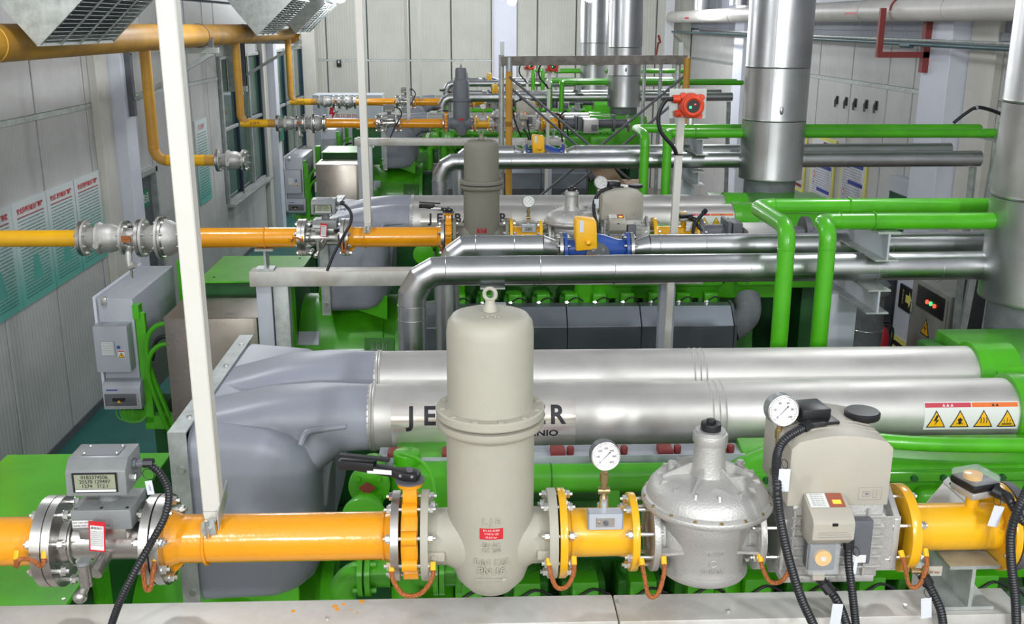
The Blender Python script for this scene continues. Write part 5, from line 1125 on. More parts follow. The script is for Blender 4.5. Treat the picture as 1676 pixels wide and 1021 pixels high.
# ---- clad pipes of the bay
PA, ZA = 4.78, 3.255; PB, ZB = 5.15, 3.29
def miter_elbow(x, y, z, s=.0, R=.16): return [V(x, y, z-R-.0), V(x+R*.30, y, z-R*.36), V(x+R*.9, y, z)]
t = T('clad_pipe', 'bright clad pipe, nearer of the pair behind the engine #', 'pipe', (1, PA, ZA), 'bright clad pipes behind the engines')
xv = -.295; build('run', G().cyl((-.126, PA, ZA), (4.5, PA, ZA+.02), .0695, n=36), CLAD, t)
build('riser', G().cyl((xv, PA, .05), (xv, PA, ZA-.17), .0695, n=36), CLAD, t)
build('elbow', G().tube([(xv, PA, ZA-.17), (xv+.006, PA, ZA-.115), (xv+.05, PA, ZA-.04), (xv+.115, PA, ZA-.003), (-.126, PA, ZA)], .0695, 36), CLAD, t, ang=12)
for x in (-.126, .33, .69, 1.35, 1.98, 2.3, 3.3): build('joint_bead', G().torus((x, PA, ZA), (1, 0, 0), .0705, .0018, 36, 6), CLAD, t)
for z in (ZA-.17, ZA-.24, 2.2): build('joint_bead', G().torus((xv, PA, z), (0, 0, 1), .0705, .0018, 36, 6), CLAD, t)
build('lap_seam', G().box(1.36, 2.02, PA-.0705, PA-.069, ZA-.012, ZA-.010).box(-.1, .33, PA-.0705, PA-.069, ZA-.012, ZA-.010), DKGREY, t)
for x in (4.45,): build('support_leg', G().beam((x, PA, ZA-.06), (x+.12, PA+.1, .01), .05, .05), GALV, t)
t = T('clad_pipe', 'bright clad pipe, farther of the pair, fitted with blue valve, #', 'pipe', (1, PB, ZB), 'bright clad pipes behind the engines')
vxa, vxb = at(922, 410, PB).x, at(1028, 410, PB).x
build('run', G().cyl((.02, PB, ZB), (vxa-.11, PB, ZB), .062, n=32), CLAD, t); build('reducer', G().cyl((vxa-.11, PB, ZB), (vxa-.03, PB, ZB-.01), .062, .04, 32), CLAD, t)
build('reducer', G().cyl((vxb+.03, PB, ZB-.01), (vxb+.11, PB, ZB), .04, .062, 32), CLAD, t); build('run', G().cyl((vxb+.11, PB, ZB), (4.4, PB, ZB+.02), .062, n=32), CLAD, t)
build('elbow', G().tube([(-.13, PB, ZB-.16), (-.125, PB, ZB-.11), (-.09, PB, ZB-.04), (-.04, PB, ZB-.003), (.02, PB, ZB)], .062, 32), CLAD, t, ang=12); build('riser', G().cyl((-.13, PB, .05), (-.13, PB, ZB-.16), .062, n=32), CLAD, t)
for x in (.02, .22, vxb+.16, vxb+.4, 2.2): build('joint_bead', G().torus((x, PB, ZB), (1, 0, 0), .063, .0018, 32, 6), CLAD, t)
t = T('actuated_valve', 'blue flanged ball valve with yellow actuator behind the engine #', 'valve', ((vxa+vxb)/2, PB, ZB), 'blue valves with yellow actuators')
vm = (vxa+vxb)/2
build('body', G().lathe([(.045, vxa), (.05, vxa+.06), (.075, vm-.04), (.08, vm), (.075, vm+.04), (.05, vxb-.06), (.045, vxb)], (0, PB, ZB-.01), (1, 0, 0), n=28), BLUE, t)
for x, m_ in ((vxa-.022, STEEL), (vxa, BLUE), (vxb-.016, BLUE), (vxb+.006, STEEL)): build('flange', G().ring((x, PB, ZB-.01), (x+.016, PB, ZB-.01), .085, .03, 28), m_, t)
build('cover_disc', G().cyl((vm, PB-.08, ZB-.02), (vm, PB-.095, ZB-.02), .06, n=28), DKGREY, t)
for dx in (-.026, .026): build('cover_bolt', G().cyl((vm+dx, PB-.095, ZB+.005), (vm+dx, PB-.105, ZB+.005), .010, n=6), ZINC, t)
ya0, ya1 = at(940, 385, PB-.05), at(974, 385, PB-.05); zq0, zq1 = at(957, 408, PB-.05).z, at(957, 356, PB-.05).z
build('actuator', G().prism([(ya0.x+.006, zq0), (ya1.x+.008, zq0+.01), (ya1.x, zq1-.01), (ya0.x+.008, zq1), (ya0.x, zq1-.02)], (0, PB-.10, 0), (1, 0, 0), (0, 0, 1), (0, .12, 0)), WARNY, t, bevel=.008)
build('actuator_label', G().box(ya0.x+.022, ya0.x+.042, PB-.1015, PB-.1, zq0+.1, zq0+.16), TAG, t); build('gland', G().cyl((ya0.x+.07, PB-.10, zq0+.04), (ya0.x+.065, PB-.13, zq0+.055), .012, n=10), WARNY, t); build('mount', G().box(vm-.03, vm+.03, PB-.03, PB+.03, ZB+.05, zq0+.02), DKGREY, t)
for i in range(8):
    a = PI/8+PI/4*i; me = bolt_mesh(.04, .009); inst('bolt', me, Matrix.Translation((vxa-.022, PB+.07*math.cos(a), ZB-.01+.07*math.sin(a))), t); inst('bolt', me, Matrix.Translation((vxb-.018, PB+.07*math.cos(a), ZB-.01+.07*math.sin(a))), t)
# stack
sx, sy, sr = 2.765, 4.68, .27
t = T('steel_stack', 'fat shiny steel stack rising from the green housing #', 'stack', (sx, sy, 3.09), 'shiny steel stacks')
secs = [3.12, 3.62, 4.06, 4.9, 5.8, 6.7, ZC-.05]
for a, b in zip(secs, secs[1:]): build('stack_section', G().lathe([(sr-.02, a), (sr, a+.004) if a == 3.12 else (sr-.004, a+.002), (sr+.0015, a+.012), (sr, a+.02), (sr, b)], (sx, sy, 0), n=56), CLAD, t)
build('neck', G().cyl((sx, sy, 2.9), (sx, sy, 3.13), .22, n=36), BLANKET, t)
build('base_drum', G().cyl((sx, sy, .02), (sx, sy, 2.9), .26, n=32), GREENDK, t)
build('side_seam', G().box(sx-.11, sx-.107, sy-sr*.915-.002, sy-sr*.9, 3.25, 6), GALV, t)
build('dent', G().sphere((sx-.02, sy-sr+.004, 3.72), .03, 12, 8, (.6, .35, 1.2)), CLAD, t)
# green cooling water pipes
gzr = at(1347, 372, 4.55).z
g1 = atz(1450, 337, gzr); g2 = atz(1450, 362, gzr)
GPR = .040
for nm, x0, yb_, lab in (('a', at(1281, 480, 4.55).x, g1.y, 'farther green water pipe bending over the clad pipes'), ('b', at(1347, 480, 4.55).x, g2.y, 'nearer green water pipe bending over the clad pipes')):
    t = T('water_pipe', lab+' #', 'pipe', (x0, 4.55, 2), 'green water pipes over the clad pipes')
    build('pipe', G().tube(fillet([(x0, 4.55, .6), (x0, 4.55, gzr), (x0, yb_, gzr), (4.62, yb_, gzr)], .085, 8), GPR, 24), GREEN, t)
    build('weld', G().torus((x0, 4.55, gzr-.1), (0, 0, 1), GPR, .0025, 24, 6), GREEN, t); build('weld', G().torus((x0+.1, yb_, gzr), (1, 0, 0), GPR, .0025, 24, 6), GREEN, t)
    xx = at(1388 if nm == 'a' else 1431, 350, yb_).x
    build('u_clamp', G().torus((xx, yb_, gzr), (1, 0, 0), GPR+.004, .004, 24, 6), GREEN, t)
    build('end_cap', G().sphere((4.62, yb_, gzr), GPR*1.05, 16, 10), GREEN, t)
# support post with I-beam arms under green and clad pipes
t = T('pipe_support', 'welded I-beam support holding green and clad pipes #', 'support', (1.9, 5.0, 0), 'I-beam pipe supports')
ax_ = at(1410, 400, 4.95).x
for z0_, z1_, xx in ((ZA+.07, gzr-GPR, ax_), (ZA-.19, ZA-.07, ax_-.02)):
    y0_, y1_ = 4.62, 5.35
    build('arm_web', G().box(xx-.005, xx+.005, y0_, y1_, z0_+.008, z1_-.008), CABGREY, t); build('arm_flange', G().box(xx-.055, xx+.055, y0_, y1_, z1_-.008, z1_), GALV, t); build('arm_flange', G().box(xx-.055, xx+.055, y0_, y1_, z0_, z0_+.008), GALV, t)
build('post', G().box(ax_-.13, ax_+.03, 5.0, 5.12, .01, ZA-.19), CABGREY, t, bevel=.004); build('foot_plate', G().box(ax_-.18, ax_+.08, 4.95, 5.17, 0, .012), GALV, t)
t = T('pipe_support', 'small grey T-shaped support under the clad pipe by the filter #', 'support', (.1, PA, 0), 'small T supports under the clad pipes')
sx_ = at(806, 480, PA).x
build('web', G().box(sx_+.0, sx_+.01, PA-.06, PA+.35, ZA-.2, ZA-.078), GALV, t); build('top_flange', G().box(sx_-.06, sx_+.06, PA-.07, PA+.38, ZA-.078, ZA-.07), GALV, t); build('post', G().box(sx_-.03, sx_+.07, PA+.05, PA+.15, .01, ZA-.2), CABGREY, t, bevel=.004); build('knee', G().prism([(sx_+.07, ZA-.2), (sx_+.12, ZA-.3), (sx_+.07, ZA-.4)], (0, PA+.09, 0), (1, 0, 0), (0, 0, 1), (0, .01, 0)), CABGREY, t)

# ================================================================ copy the bay to the others
OFF = {1: (.02, 4.08, 0), 2: (-.18, 12.13, 0), 3: (-.20, 16.3, 0)}
COP = {}
for root, tmpl, group, rows in BAY:
    for r in rows:
        cp_ = dup(root, OFF[r], tmpl.replace('@', ROWW[r]).replace('#', ENGW[r]), group); COP[(root.name, r)] = cp_
for (nm, r_), o_ in COP.items():
    if nm.startswith(('gas_engine', 'valve_cover', 'hose')): o_.location.x -= .10
    if nm.startswith('intercooler'): o_.location.x -= .07
    if nm.startswith('exhaust_housing'): o_.location.x -= .2
    if nm.startswith('steel_stack'): o_.location.x += {1: -.17, 2: -.08, 3: -.08}[r_]
FIL2 = dup(FILTER, OFF[1], 'beige cast gas filter with eyebolt '+ROWW[1], 'gas filters')
dup(TB, (-.13, 8.05, 0), 'stainless terminal box beyond the thin ivory post', 'stainless terminal boxes')
dup(CB, (-.06, 8.05, 0), 'grey control cabinet below the windows, middle one of three', 'pale grey control cabinets')
dup(CB, (-.1, 12.25, 0), 'grey control cabinet farthest away, below the farthest gas line', 'pale grey control cabinets')
# ---- the third line has a darker stepped filter
fx, fy = FX+OFF[2][0], GY+OFF[2][1]
GREYF = mat('grey_cast_paint', (.20, .21, .23), .5, noise=.1, nscale=6)
t = thing('gas_filter', 'dark grey gas filter with narrow stepped top on the third gas line', 'filter', (fx, fy, 2.9), 'gas filters')
zt3 = at(755, 130, fy).z; zm3 = at(755, 165, fy).z
build('body', G().lathe([(.001, GZ-.18), (.06, GZ-.16), (.10, GZ-.08), (.115, GZ), (.12, at(755, 180, fy).z), (.115, at(755, 165, fy).z)], (fx, fy, 0), n=36), GREYF, t)
build('cover_flange', G().lathe([(.11, zm3), (.138, zm3+.002), (.138, zm3+.03), (.11, zm3+.032)], (fx, fy, 0), n=36), GREYF, t)
build('cover', G().lathe([(.115, zm3+.03), (.112, zt3-.03), (.10, zt3-.005), (.085, zt3)], (fx, fy, 0), n=36), GREYF, t); build('upper_step', G().lathe([(.083, zt3-.01), (.08, zt3+.14), (.07, zt3+.16), (.001, zt3+.165)], (fx, fy, 0), n=28), GREYF, t)
build('spike', G().cyl((fx, fy, zt3+.16), (fx, fy, zt3+.22), .012, .002, 8), BLACK, t)
for s in (-1, 1): build('neck', G().lathe([(.11, 0), (.08, .08), (.076, .12)], (fx+s*.05, fy, GZ), (s, 0, 0), n=24), GREYF, t); build('flange', G().ring((fx+s*.19-.01, fy, GZ), (fx+s*.19+.01, fy, GZ), .12, .05, 28), GREYF, t)
build('name_plate', G().box(fx-.03, fx+.03, fy-.121, fy-.117, GZ+.05, GZ+.08), RED, t)
# farthest filter
t = thing('gas_filter', 'grey gas filter of the farthest gas line, hidden behind the stepped one', 'filter', (FX+OFF[3][0], GY+OFF[3][1], 2.9), 'gas filters')
x_, y_ = FX+OFF[3][0], GY+OFF[3][1]
build('body', G().lathe([(.001, GZ-.17), (.07, GZ-.15), (.115, GZ), (.115, GZ+.4), (.14, GZ+.4), (.14, GZ+.43), (.11, GZ+.43), (.1, GZ+.52), (.001, GZ+.56)], (x_, y_, 0), n=28), GREYF, t); build('neck', G().cyl((x_-.19, y_, GZ), (x_+.19, y_, GZ), .075, n=20), GREYF, t)
# ---- lines from the wall header to each bay: valves and pipe (second, third, farthest)
def inlet(off, words, blank=False, xl=-3.05):
    X0 = off[0]; yy = GY+off[1]; z = GZ
    t = thing('inlet_pipe', 'yellow gas inlet pipe '+words[0], 'pipe', (-3, yy, z), 'yellow inlet pipes')
    hdx = HX
    xe = X0-2.57 if not blank else -2.62
    build('pipe', G().tube(fillet([(hdx, yy, HZ-.06), (hdx, yy, z), (xe, yy, z)], .13, 8), .055, 22), YELLOW if not blank and off[1] < 6 else YELLOWOLD, t)
    build('weld', G().torus((hdx, yy, z+.14), (0, 0, 1), .056, .003, 20, 5), YELLOW, t)
    if off[1] > 6: build('yellow_label', G().cyl((xe-.5, yy, z), (xe-.12, yy, z), .0562, n=22), WARNY, t); text('lettering', '天然气', .05, plane_map((xe-.3, yy-.057, z), (1, 0, 0), (0, 0, 1)), INK, t)
    vx_ = xe
    v = thing('ball_valve', 'cast ball valve '+words[1], 'valve', (vx_+0.105, yy, z), 'inlet ball valves')
    build('flange', G().ring((vx_, yy, z), (vx_+0.021, yy, z), .115, .04), STEEL, v); build('flange', G().ring((vx_+0.0252, yy, z), (vx_+0.042, yy, z), .115, .04), CAST, v); build('gasket', G().cyl((vx_+0.021, yy, z), (vx_+0.0252, yy, z), .11, n=30), GASKET, v)
    build('body', G().lathe([(.06, vx_+0.042), (.075, vx_+0.098), (.105, vx_+0.112), (.105, vx_+0.126), (.092, vx_+0.14), (.095, vx_+0.189), (.085, vx_+0.224), (.062, vx_+0.252), (.06, vx_+0.266)], (0, yy, z), (1, 0, 0)), CAST, v)
    build('flange', G().ring((vx_+0.266, yy, z), (vx_+0.2835, yy, z), .11, .04), CAST, v)
    build('stem', G().cyl((vx_+0.14, yy-.08, z-.02), (vx_+0.14, yy-.15, z-.02), .02, n=12), CAST, v)
    bolts(v, vx_, vx_+0.042, yy, z, .095, 8, .011)
    if blank:
        build('blind_flange', G().cyl((vx_+0.287, yy, z), (vx_+0.3045, yy, z), .11, n=32), STEEL, v); bolts(v, vx_+0.266, vx_+0.3045, yy, z, .09, 8, .011); return
    s = thing('strainer', 'steel strainer with sampling cock '+words[2], 'strainer', (vx_+0.35, yy, z), 'inlet strainers')
    a = vx_+0.287
    build('flange', G().ring((a, yy, z), (a+0.018, yy, z), .115, .04), STEEL, s); build('neck', G().cyl((a+0.018, yy, z), (a+0.0864, yy, z), .065, n=24), BRASS if False else CAST, s)
    build('flange', G().ring((a+0.0864, yy, z), (a+0.108, yy, z), .125, .04), STEEL, s); build('gasket', G().cyl((a+0.108, yy, z), (a+0.1123, yy, z), .12, n=30), GASKET, s); build('flange', G().ring((a+0.1123, yy, z), (a+0.1296, yy, z), .125, .04), CAST, s)
    build('cone', G().cyl((a+0.1296, yy, z), (a+0.216, yy, z), .07, .10, 28), CAST, s); build('flange', G().ring((a+0.216, yy, z), (a+0.234, yy, z), .14, .04), CAST, s); build('gasket', G().cyl((a+0.234, yy, z), (a+0.2383, yy, z), .13, n=30), GASKET, s); build('flange', G().ring((a+0.2383, yy, z), (a+0.2556, yy, z), .14, .04), STEEL, s)
    build('ball_section', G().lathe([(.12, a+0.2556), (.115, a+0.2952), (.09, a+0.3384), (.065, a+0.3672)], (0, yy, z), (1, 0, 0)), CAST, s)
    build('flange', G().ring((a+0.3672, yy, z), (a+0.3852, yy, z), .12, .04), STEEL, s); build('flange', G().ring((a+0.3895, yy, z), (a+0.4068, yy, z), .12, .04), STEEL, s)
    build('weld_neck', G().cyl((a+0.4032, yy, z), (X0-2.05, yy, z), .07, .066, 24), ORANGE, s)
    bolts(s, vx_+0.266, a+0.018, yy, z, .09, 8, .011); bolts(s, a+0.0864, a+0.1296, yy, z, .105, 8, .011); bolts(s, a+0.216, a+0.2556, yy, z, .12, 8, .011); bolts(s, a+0.3672, a+0.4068, yy, z, .10, 8, .010)
    build('sampling_cock', G().tube(spline([(a+0.036, yy-.06, z-.05), (a+0.0432, yy-.11, z-.1), (a+0.0504, yy-.12, z-.16), (a+0.0864, yy-.13, z-.15)], 4), .022, 10), CAST, s); build('drain_stub', G().cyl((a+0.0504, yy-.11, z-.13), (a+0.0504, yy-.11, z-.24), .01, n=8), ZINC, s); build('copper_lug', G().box(a+0.0144, a+0.072, yy-.135, yy-.12, z+.0, z+.04), COPPER, s)
inlet(OFF[1], ('coming from the wall header to the second gas line', 'before the strainer of the second gas line', 'of the second gas line in front of the white column'))
inlet((0, 8.05, 0), ('stub ending blank under the header', 'closed by a blind flange on the empty stub', ''), blank=True)
inlet(OFF[2], ('with yellow label leading to the third gas line', 'before the strainer of the third gas line', 'of the third gas line'))
inlet(OFF[3], ('with yellow label leading to the farthest gas line', 'before the strainer of the farthest gas line', 'of the farthest gas line'))

# ================================================================ scaffold in the empty bay
SY = 10.5; x0 = .39; x1 = 2.2; zt = 4.11
t = thing('scaffold_frame', 'rusty yellow scaffold frame with crossed braces above the green pipes', 'scaffold', ((x0+x1)/2, SY, 0))
for x in (x0, x1):
    build('upright', G().cyl((x, SY, .02), (x, SY, 3.45 if x == x0 else 3.4), .035, n=16).cyl((x, SY, 3.4), (x, SY, 3.95), .035, n=16), YELLOWOLD, t); build('upright_rear', G().cyl((x-.075, SY+.08, .02), (x-.075, SY+.08, zt), .028, n=14), GALV, t); build('pin', G().box(x-.09, x-.05, SY-.01, SY+.01, zt, zt+.13), GALV, t)
    build('upright_top', G().cyl((x, SY, 3.4), (x, SY, zt-.02), .034, n=14), YELLOWOLD if x == x1 else GALV, t)
build('ledger', G().beam((x0-.08, SY+.03, zt-.06), (x1, SY+.03, zt-.04), .08, .09), mat('cement_crusted_steel', (.30, .27, .24), .8, noise=.5, nscale=12, bump=1, bscale=30), t, bevel=.005)
for a, b, dy in (((x0, 3.95-.05), (x1, 2.4), -.03), ((x0, 3.9-.1), (x1-.1, 2.35), .05), ((x0, 2.4), (x1, 3.92), .03), ((x0+.2, 2.4), (x1, 3.75), -.06)):
    build('brace', G().cyl((a[0], SY+dy, a[1]), (b[0], SY+dy, b[1]), .014, n=10), DKGREY, t)
build('rear_post', G().cyl((1.9, SY+.8, 0), (1.9, SY+.8, 4.0), .02, n=10), GALV, t); build('rear_post', G().cyl((2.08, SY+.8, 0), (2.08, SY+.8, 4.02), .02, n=10), GALV, t); build('bent_rebar', G().tube([(1.88, SY+.03, zt-.02), (1.9, SY+.03, zt+.12), (1.92, SY+.03, zt+.13), (1.9, SY+.03, zt+.2)], .012, 6), REDOX, t)
for z in (1.0, 2.2): build('coupler', G().cyl((x0, SY, z), (x0, SY, z+.08), .045, n=12), DKGREY, t)

# ================================================================ gas detectors on posts
def detector(px, py, y, zb, label, pxb, first=None):
    p = at(px, py, y); q = at(pxb, 390, y)
    lean = (at(px-6, py+20, y).x-at(pxb, 395, y).x) if first is None else 0
    t = thing('gas_detector', label, 'detector', (p.x, y, zb), 'red gas detectors on white posts')
    b = V(p.x-.045, y+.02, 0); 
    build('post', G().loft([[(b.x-.06*(1 if lean else 0)+dx*.022, y+.02+dy*.022, zb) for dx, dy in ((-1, -1), (1, -1), (1, 1), (-1, 1))], [(b.x+dx*.022, y+.02+dy*.022, p.z+.07) for dx, dy in ((-1, -1), (1, -1), (1, 1), (-1, 1))]]), POSTW, t)
    build('back_plate', G().box(p.x-.13, p.x+.10, y-.005, y, p.z-.08, p.z+.1), GALV, t)
    build('body', G().cyl((p.x, y-.09, p.z), (p.x, y-.005, p.z), .072, .078, 28), DETRED, t, bevel=.006); build('rim', G().torus((p.x, y-.095, p.z), (0, 1, 0), .052, .014, 28, 8), DETRED, t)
    for a in range(4): build('ear', G().cyl((p.x+.078*math.cos(a*PI/2+.7), y-.06, p.z+.078*math.sin(a*PI/2+.7)), (p.x+.078*math.cos(a*PI/2+.7), y-.02, p.z+.078*math.sin(a*PI/2+.7)), .02, n=12), DETRED, t)
    build('side_inlet', G().cyl((p.x-.07, y-.04, p.z+.04), (p.x-.115, y-.04, p.z+.04), .025, n=16), DETRED, t); build('side_plug', G().cyl((p.x-.07, y-.05, p.z-.045), (p.x-.10, y-.055, p.z-.05), .022, n=14), DETRED, t)
    build('window', G().cyl((p.x, y-.098, p.z), (p.x, y-.092, p.z), .043, n=24), BLACK, t); build('green_light', G().cyl((p.x-.016, y-.1, p.z-.006), (p.x-.016, y-.098, p.z-.006), .008, n=10), GREENL, t); build('red_light', G().cyl((p.x+.012, y-.1, p.z+.012), (p.x+.012, y-.098, p.z+.012), .005, n=10), REDL, t)
    build('sensor_head', G().cyl((p.x, y-.04, p.z-.075), (p.x, y-.04, p.z-.115), .022, n=18), ZINC, t)
    build('cable', G().tube(spline([(p.x-.11, y-.04, p.z+.04), (p.x-.16, y-.04, p.z+.03), (p.x-.20, y-.04, p.z-.06), (p.x-.18, y-.04, p.z-.16), (p.x-.10, y-.03, p.z-.25), (p.x-.07, y, p.z-.3)], 6), .013, 10), BLACK, t); build('cable_tie', G().box(p.x-.08, p.x-.03, y-.006, y+.046, p.z-.31, p.z-.30), BLACK, t)
    return t
DET = detector(1129, 172, 6.33, .01, 'red gas detector with lit green eye on a white post', 1106)
pz_ = at(905, 108, 14.4)
dup(DET, (pz_.x-at(1129, 172, 6.33).x, 8.07, pz_.z-at(1129, 172, 6.33).z), 'red gas detector under the scaffold ledger, nearer of the far two', 'red gas detectors on white posts')
pz_ = at(868, 107, 18.5)
dup(DET, (pz_.x-at(1129, 172, 6.33).x, 12.17, pz_.z-at(1129, 172, 6.33).z), 'red gas detector under the scaffold ledger, farther of the far two', 'red gas detectors on white posts')

# ================================================================ things by the opposite wall
t = thing('control_console', 'grey control console with red and green lamps and warning triangle', 'panel', (5.0, 10.4, 0))
# its face looks towards the hall
fx_ = 5.0
zt_ = atx(1560, 492, fx_).z; yA = atx(1497, 463, fx_).y; yB = atx(1551, 505, fx_).y
CPx = fx_; zc_ = atx(1500, 455, CPx)
y0, y1 = 10.03, 10.95
ztp = atx(1545, 480, CPx).z
build('body', G().box(CPx, CPx+.55, y0, y1, .05, ztp), mat('worn_beige_enamel', (.30, .30, .27), .5, noise=.25, nscale=4), t, bevel=.012); build('plinth', G().box(CPx+.03, CPx+.5, y0+.03, y1-.03, 0, .05), BLACK, t)
c = atx(1525, 495, CPx); 
build('display_bay', G().box(CPx-.012, CPx, y0+.10, y1-.16, c.z-.12, c.z+.12), BLACK, t, bevel=.003)
for i, (px, py, m_) in enumerate(((1518, 494, REDL), (1524, 497, GREENL), (1530, 501, REDL))):
    p = atx(px, py, CPx-.015); build('lamp', G().cyl((CPx-.012, p.y, p.z), (CPx-.03, p.y, p.z), .022, n=16), m_, t)
p = atx(1515, 535, CPx); mp = plane_map((CPx-.002, p.y, p.z), (0, -1, 0), (0, 0, 1)); polys('warning_triangle', mp, [tri(0, 0, .20)], INK, t); polys('warning_field', mp, [tri(0, -.005, .16)], WARNY, t, lift=.003); polys('warning_symbol', mp, [[(.01, .05), (-.03, -.03), (.005, -.02), (-.015, -.09), (.03, .0), (.0, -.01)]], INK, t, lift=.005)
build('hinge', G().cyl((CPx-.01, y1-.05, ztp-.4), (CPx-.01, y1-.05, ztp-.28), .015, n=10), ZINC, t); build('door_seam', G().box(CPx-.003, CPx, y0+.03, y0+.036, .1, ztp-.05), BLACK, t)
t = thing('black_machine_cover', 'tall black cabinet between the control panel and big stack', 'cabinet', (5.4, 9.3, 0)); build('body', G().box(4.95, 5.95, 8.8, y0-.28, .05, 2.35), INK, t, bevel=.02); build('plinth', G().box(5.0, 5.9, 8.85, y0-.3, 0, .05), BLACK, t); build('handle', G().box(4.92, 4.95, 9.0, 9.03, 1.2, 1.4), DKGREY, t)
c = atx(1483, 487, XR-.33)
p = V(XR-.33, 12.15, c.z)
t = thing('exit_arrow_sign', 'black sign with yellow arrow on the white column', 'sign', (XR-.33, 12.2, c.z)); ya, yb2 = c.y-.22, c.y+.28
build('plate', G().box(XR-.345, XR-.322, 12.3, 12.75, c.z-.17, c.z+.15), BLACK, t); mp = plane_map((XR-.346, 12.52, c.z), (0, -1, 0), (0, 0, 1)); polys('arrow', mp, [[(-.02, -.05), (.08, -.05), (.08, -.11), (.17, 0), (.08, .11), (.08, .05), (-.02, .05)]], CREAM, t); text('lettering', '安全出口', .05, lambda a, b, c=0: mp(b-.11, -a, c), CREAM, t)
# hazard stripes at the column foot
t = thing('hazard_strip', 'black and yellow hazard tape strip at the white column foot', 'tape', (XR-.33, 12.15, .5))
for k_ in range(6): build('stripe', G().box(XR-.328, XR-.3205, 12.16, 12.88, .0+.07*k_, .07+.07*k_), CREAM if k_ % 2 else BLACK, t)
# extinguisher
e = at(1443, 545, 11.2)
t = thing('fire_extinguisher', 'red fire extinguisher standing beside the lagged duct', 'extinguisher', (e.x, 11.2, 0)); ez_ = e.z+.05
build('cylinder', G().lathe([(.08, .02), (.09, .04), (.09, ez_-.1), (.06, ez_), (.03, ez_+.03)], (e.x, 11.2, 0), n=24), RED, t); build('head', G().cyl((e.x, 11.2, ez_+.02), (e.x, 11.2, ez_+.07), .025, n=12), BRASS, t); build('lever', G().box(e.x-.02, e.x+.09, 11.19, 11.21, ez_+.07, ez_+.09), BLACK, t); build('hose', G().tube(spline([(e.x+.02, 11.18, ez_+.05), (e.x+.12, 11.17, ez_), (e.x+.11, 11.17, ez_-.3)], 5), .012, 8), BLACK, t)
# lagged vertical ducts behind the support post
d0 = at(1420, 520, 10.8)
t = thing('lagged_duct', 'wrinkled grey lagged vertical duct with capped top', 'duct', (d0.x, 10.8, 0)); ztd = at(1420, 467, 10.8).z
build('duct', G().lathe([(.16, 0), (.17, .4), (.16, .7), (.175, 1.0), (.165, ztd-.1), (.21, ztd-.08), (.21, ztd+.02), (.16, ztd+.07), (.05, ztd+.09)], (d0.x, 10.8, 0), n=20), BLANKET, t); build('strap', G().torus((d0.x, 10.8, ztd-.5), (0, 0, 1), .172, .006, 24, 6), ZINC, t)
t = thing('grey_wall_box', 'dark grey electrical box between lagged duct and white column', 'box', (5.7, 13.6, 0)); build('body', G().box(5.3, 5.78, 13.2, 14.0, .1, 1.3), DKGREY, t, bevel=.01); build('legs', G().box(5.35, 5.74, 13.25, 13.95, 0, .1), BLACK, t)
# steel cabinet / opening beyond
t = thing('wall_cabinet', 'tall grey wall cabinet with dark window beside the notices', 'cabinet', (5.9, 13.4, 0)); p = atx(1450, 315, 5.8); build('body', G().box(5.82, 5.98, 12.98, 13.85, .05, p.z+.25), CABGREY, t, bevel=.01); build('window', G().box(5.80, 5.82, 13.1, 13.75, p.z-.6, p.z+.05), GLASSD, t); build('handle', G().box(5.79, 5.82, 13.02, 13.05, 1.0, 1.2), BLACK, t)
# portal struts near the pipe ends
t = thing('pipe_trestle', 'slanting galvanised trestle carrying the ends of green pipes', 'trestle', (4.6, 9.1, 0), None)
for dx in (-.05, .25): build('leg', G().beam((4.62+dx*.4, 8.7, 3.60), (4.75+dx, 9.3, .01), .06, .06), GALV, t)
build('cross_bar', G().beam((4.6, 8.7, 3.46), (4.6, 9.6, 3.46), .06, .05), GALV, t); build('blue_flange', G().cyl((4.83, 9.0, 3.35), (4.87, 9.0, 3.35), .09, n=20), BLUE, t)
t = thing('cable', 'black cable arching from the trestle over the green pipes', 'cable', at(1561, 201, 9.2)); build('sheath', G().tube(spline([at(1561, 201, 9.2), at(1580, 186, 9.2), at(1598, 176, 9.2), at(1618, 179, 9.2), at(1640, 187, 9.2)], 6), .016, 8), BLACK, t); build('tie', G().cyl(at(1596, 177, 9.2), at(1600, 176, 9.2), .02, n=8), ZINC, t)
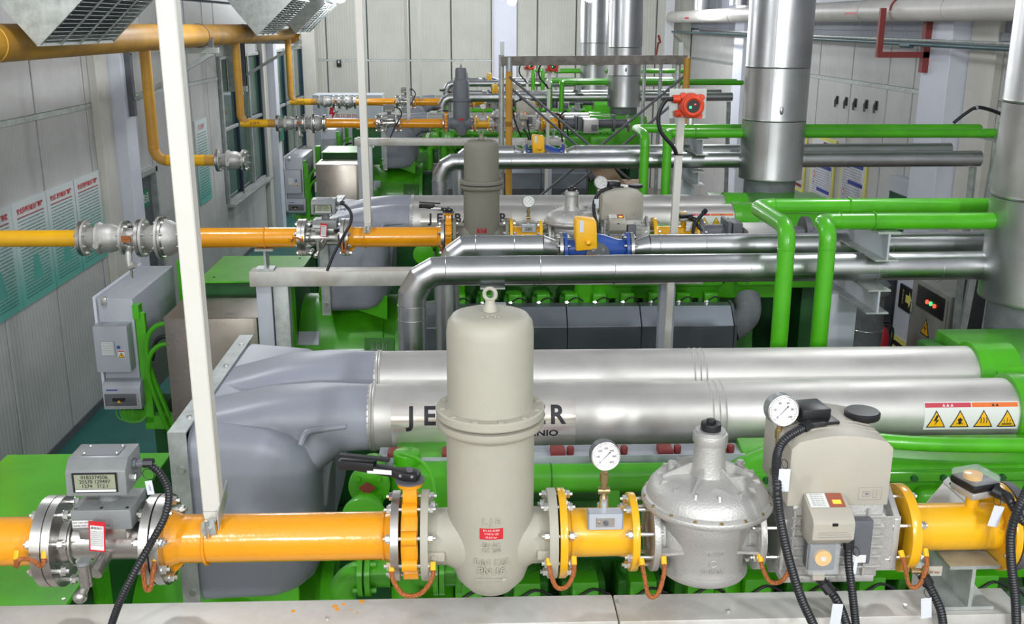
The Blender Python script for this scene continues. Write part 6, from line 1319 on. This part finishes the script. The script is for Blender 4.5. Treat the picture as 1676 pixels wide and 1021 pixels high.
# timber board and carton in the empty bay
t = thing('carton', 'brown carton lying in the empty bay behind the green pipes', 'carton', (1.4, 10.2, 0)); q = at(1015, 300, 10.2); build('box', G().box(q.x-.2, q.x+.25, 10.0, 10.5, 0, max(.3, q.z)), WOOD, t, bevel=.01); build('flap', G().beam((q.x-.2, 10.0, max(.3, q.z)), (q.x-.05, 10.0, max(.3, q.z)+.12), .45, .01, (0, 1, 0)), WOOD, t)
t = thing('sack', 'crumpled white sack lying behind the green generator plate', 'sack', (-1.0, 9.3, 0)); q = R2(517, 490, 5.0)+V(.02, 4.08, 0)
g = G()
g.sphere((q.x+.02, q.y, q.z-.35), .4, 18, 12, (.55, .5, 1)); build('cloth', g, PAPER, t); build('tie', G().torus((q.x+.02, q.y, q.z), (0, 0, 1), .05, .012), WIRE, t)

y_ = 2.80; P4 = [at(1506, 836, y_), at(1551, 783, y_), at(1606, 836, y_), at(1590, 905, y_), at(1500, 885, y_)]
t = thing('bent_sheet', 'bent white metal sheet with punched edge behind the long yellow spool', 'sheet', P4[0])
build('sheet', G().prism([(p.x, p.z) for p in P4], (0, y_, 0), (1, 0, 0), (0, 0, 1), (0, .004, 0)), PAPER, t); build('lower_fold', G().prism([(0, 0), (.12, 0), (.10, 2.0-P4[3].z), (.02, 2.0-P4[3].z)], P4[4]-V(0, -.002, 0), (1, 0, 0), (0, 0, 1), (0, .004, 0)), PAPER, t)
e0, e1 = at(1548, 784, y_-.004), at(1604, 834, y_-.004); dd = (e1-e0).normalized()
build('punched_edge', G().beam(e0, e1, .003, .022, (0, 0, 1)), WHITE, t)
for k in (.15, .4, .65, .85): q = e0.lerp(e1, k); build('slot', G().obox(q-V(0, .003, 0), dd, (0, 1, 0), dd.cross(V(0, 1, 0)), .007, .0005, .004), GREENDK, t)
t = thing('paint_drops', 'orange paint drops dried on the galvanised beam', 'paint drops', (-.4, b0+.05, BZ)); t['kind'] = 'stuff'
g = G()
for px, py, rr in ((480, 1000, .006), (548, 992, .008), (552, 997, .007), (592, 984, .008), (562, 989, .005), (585, 1003, .003), (575, 998, .003)):
    p = atz(px, py, BZ); g.cyl((p.x, p.y, BZ), (p.x, p.y, BZ+.001), rr, n=9)
build('drops', g, ORANGE, t, stuff=True)
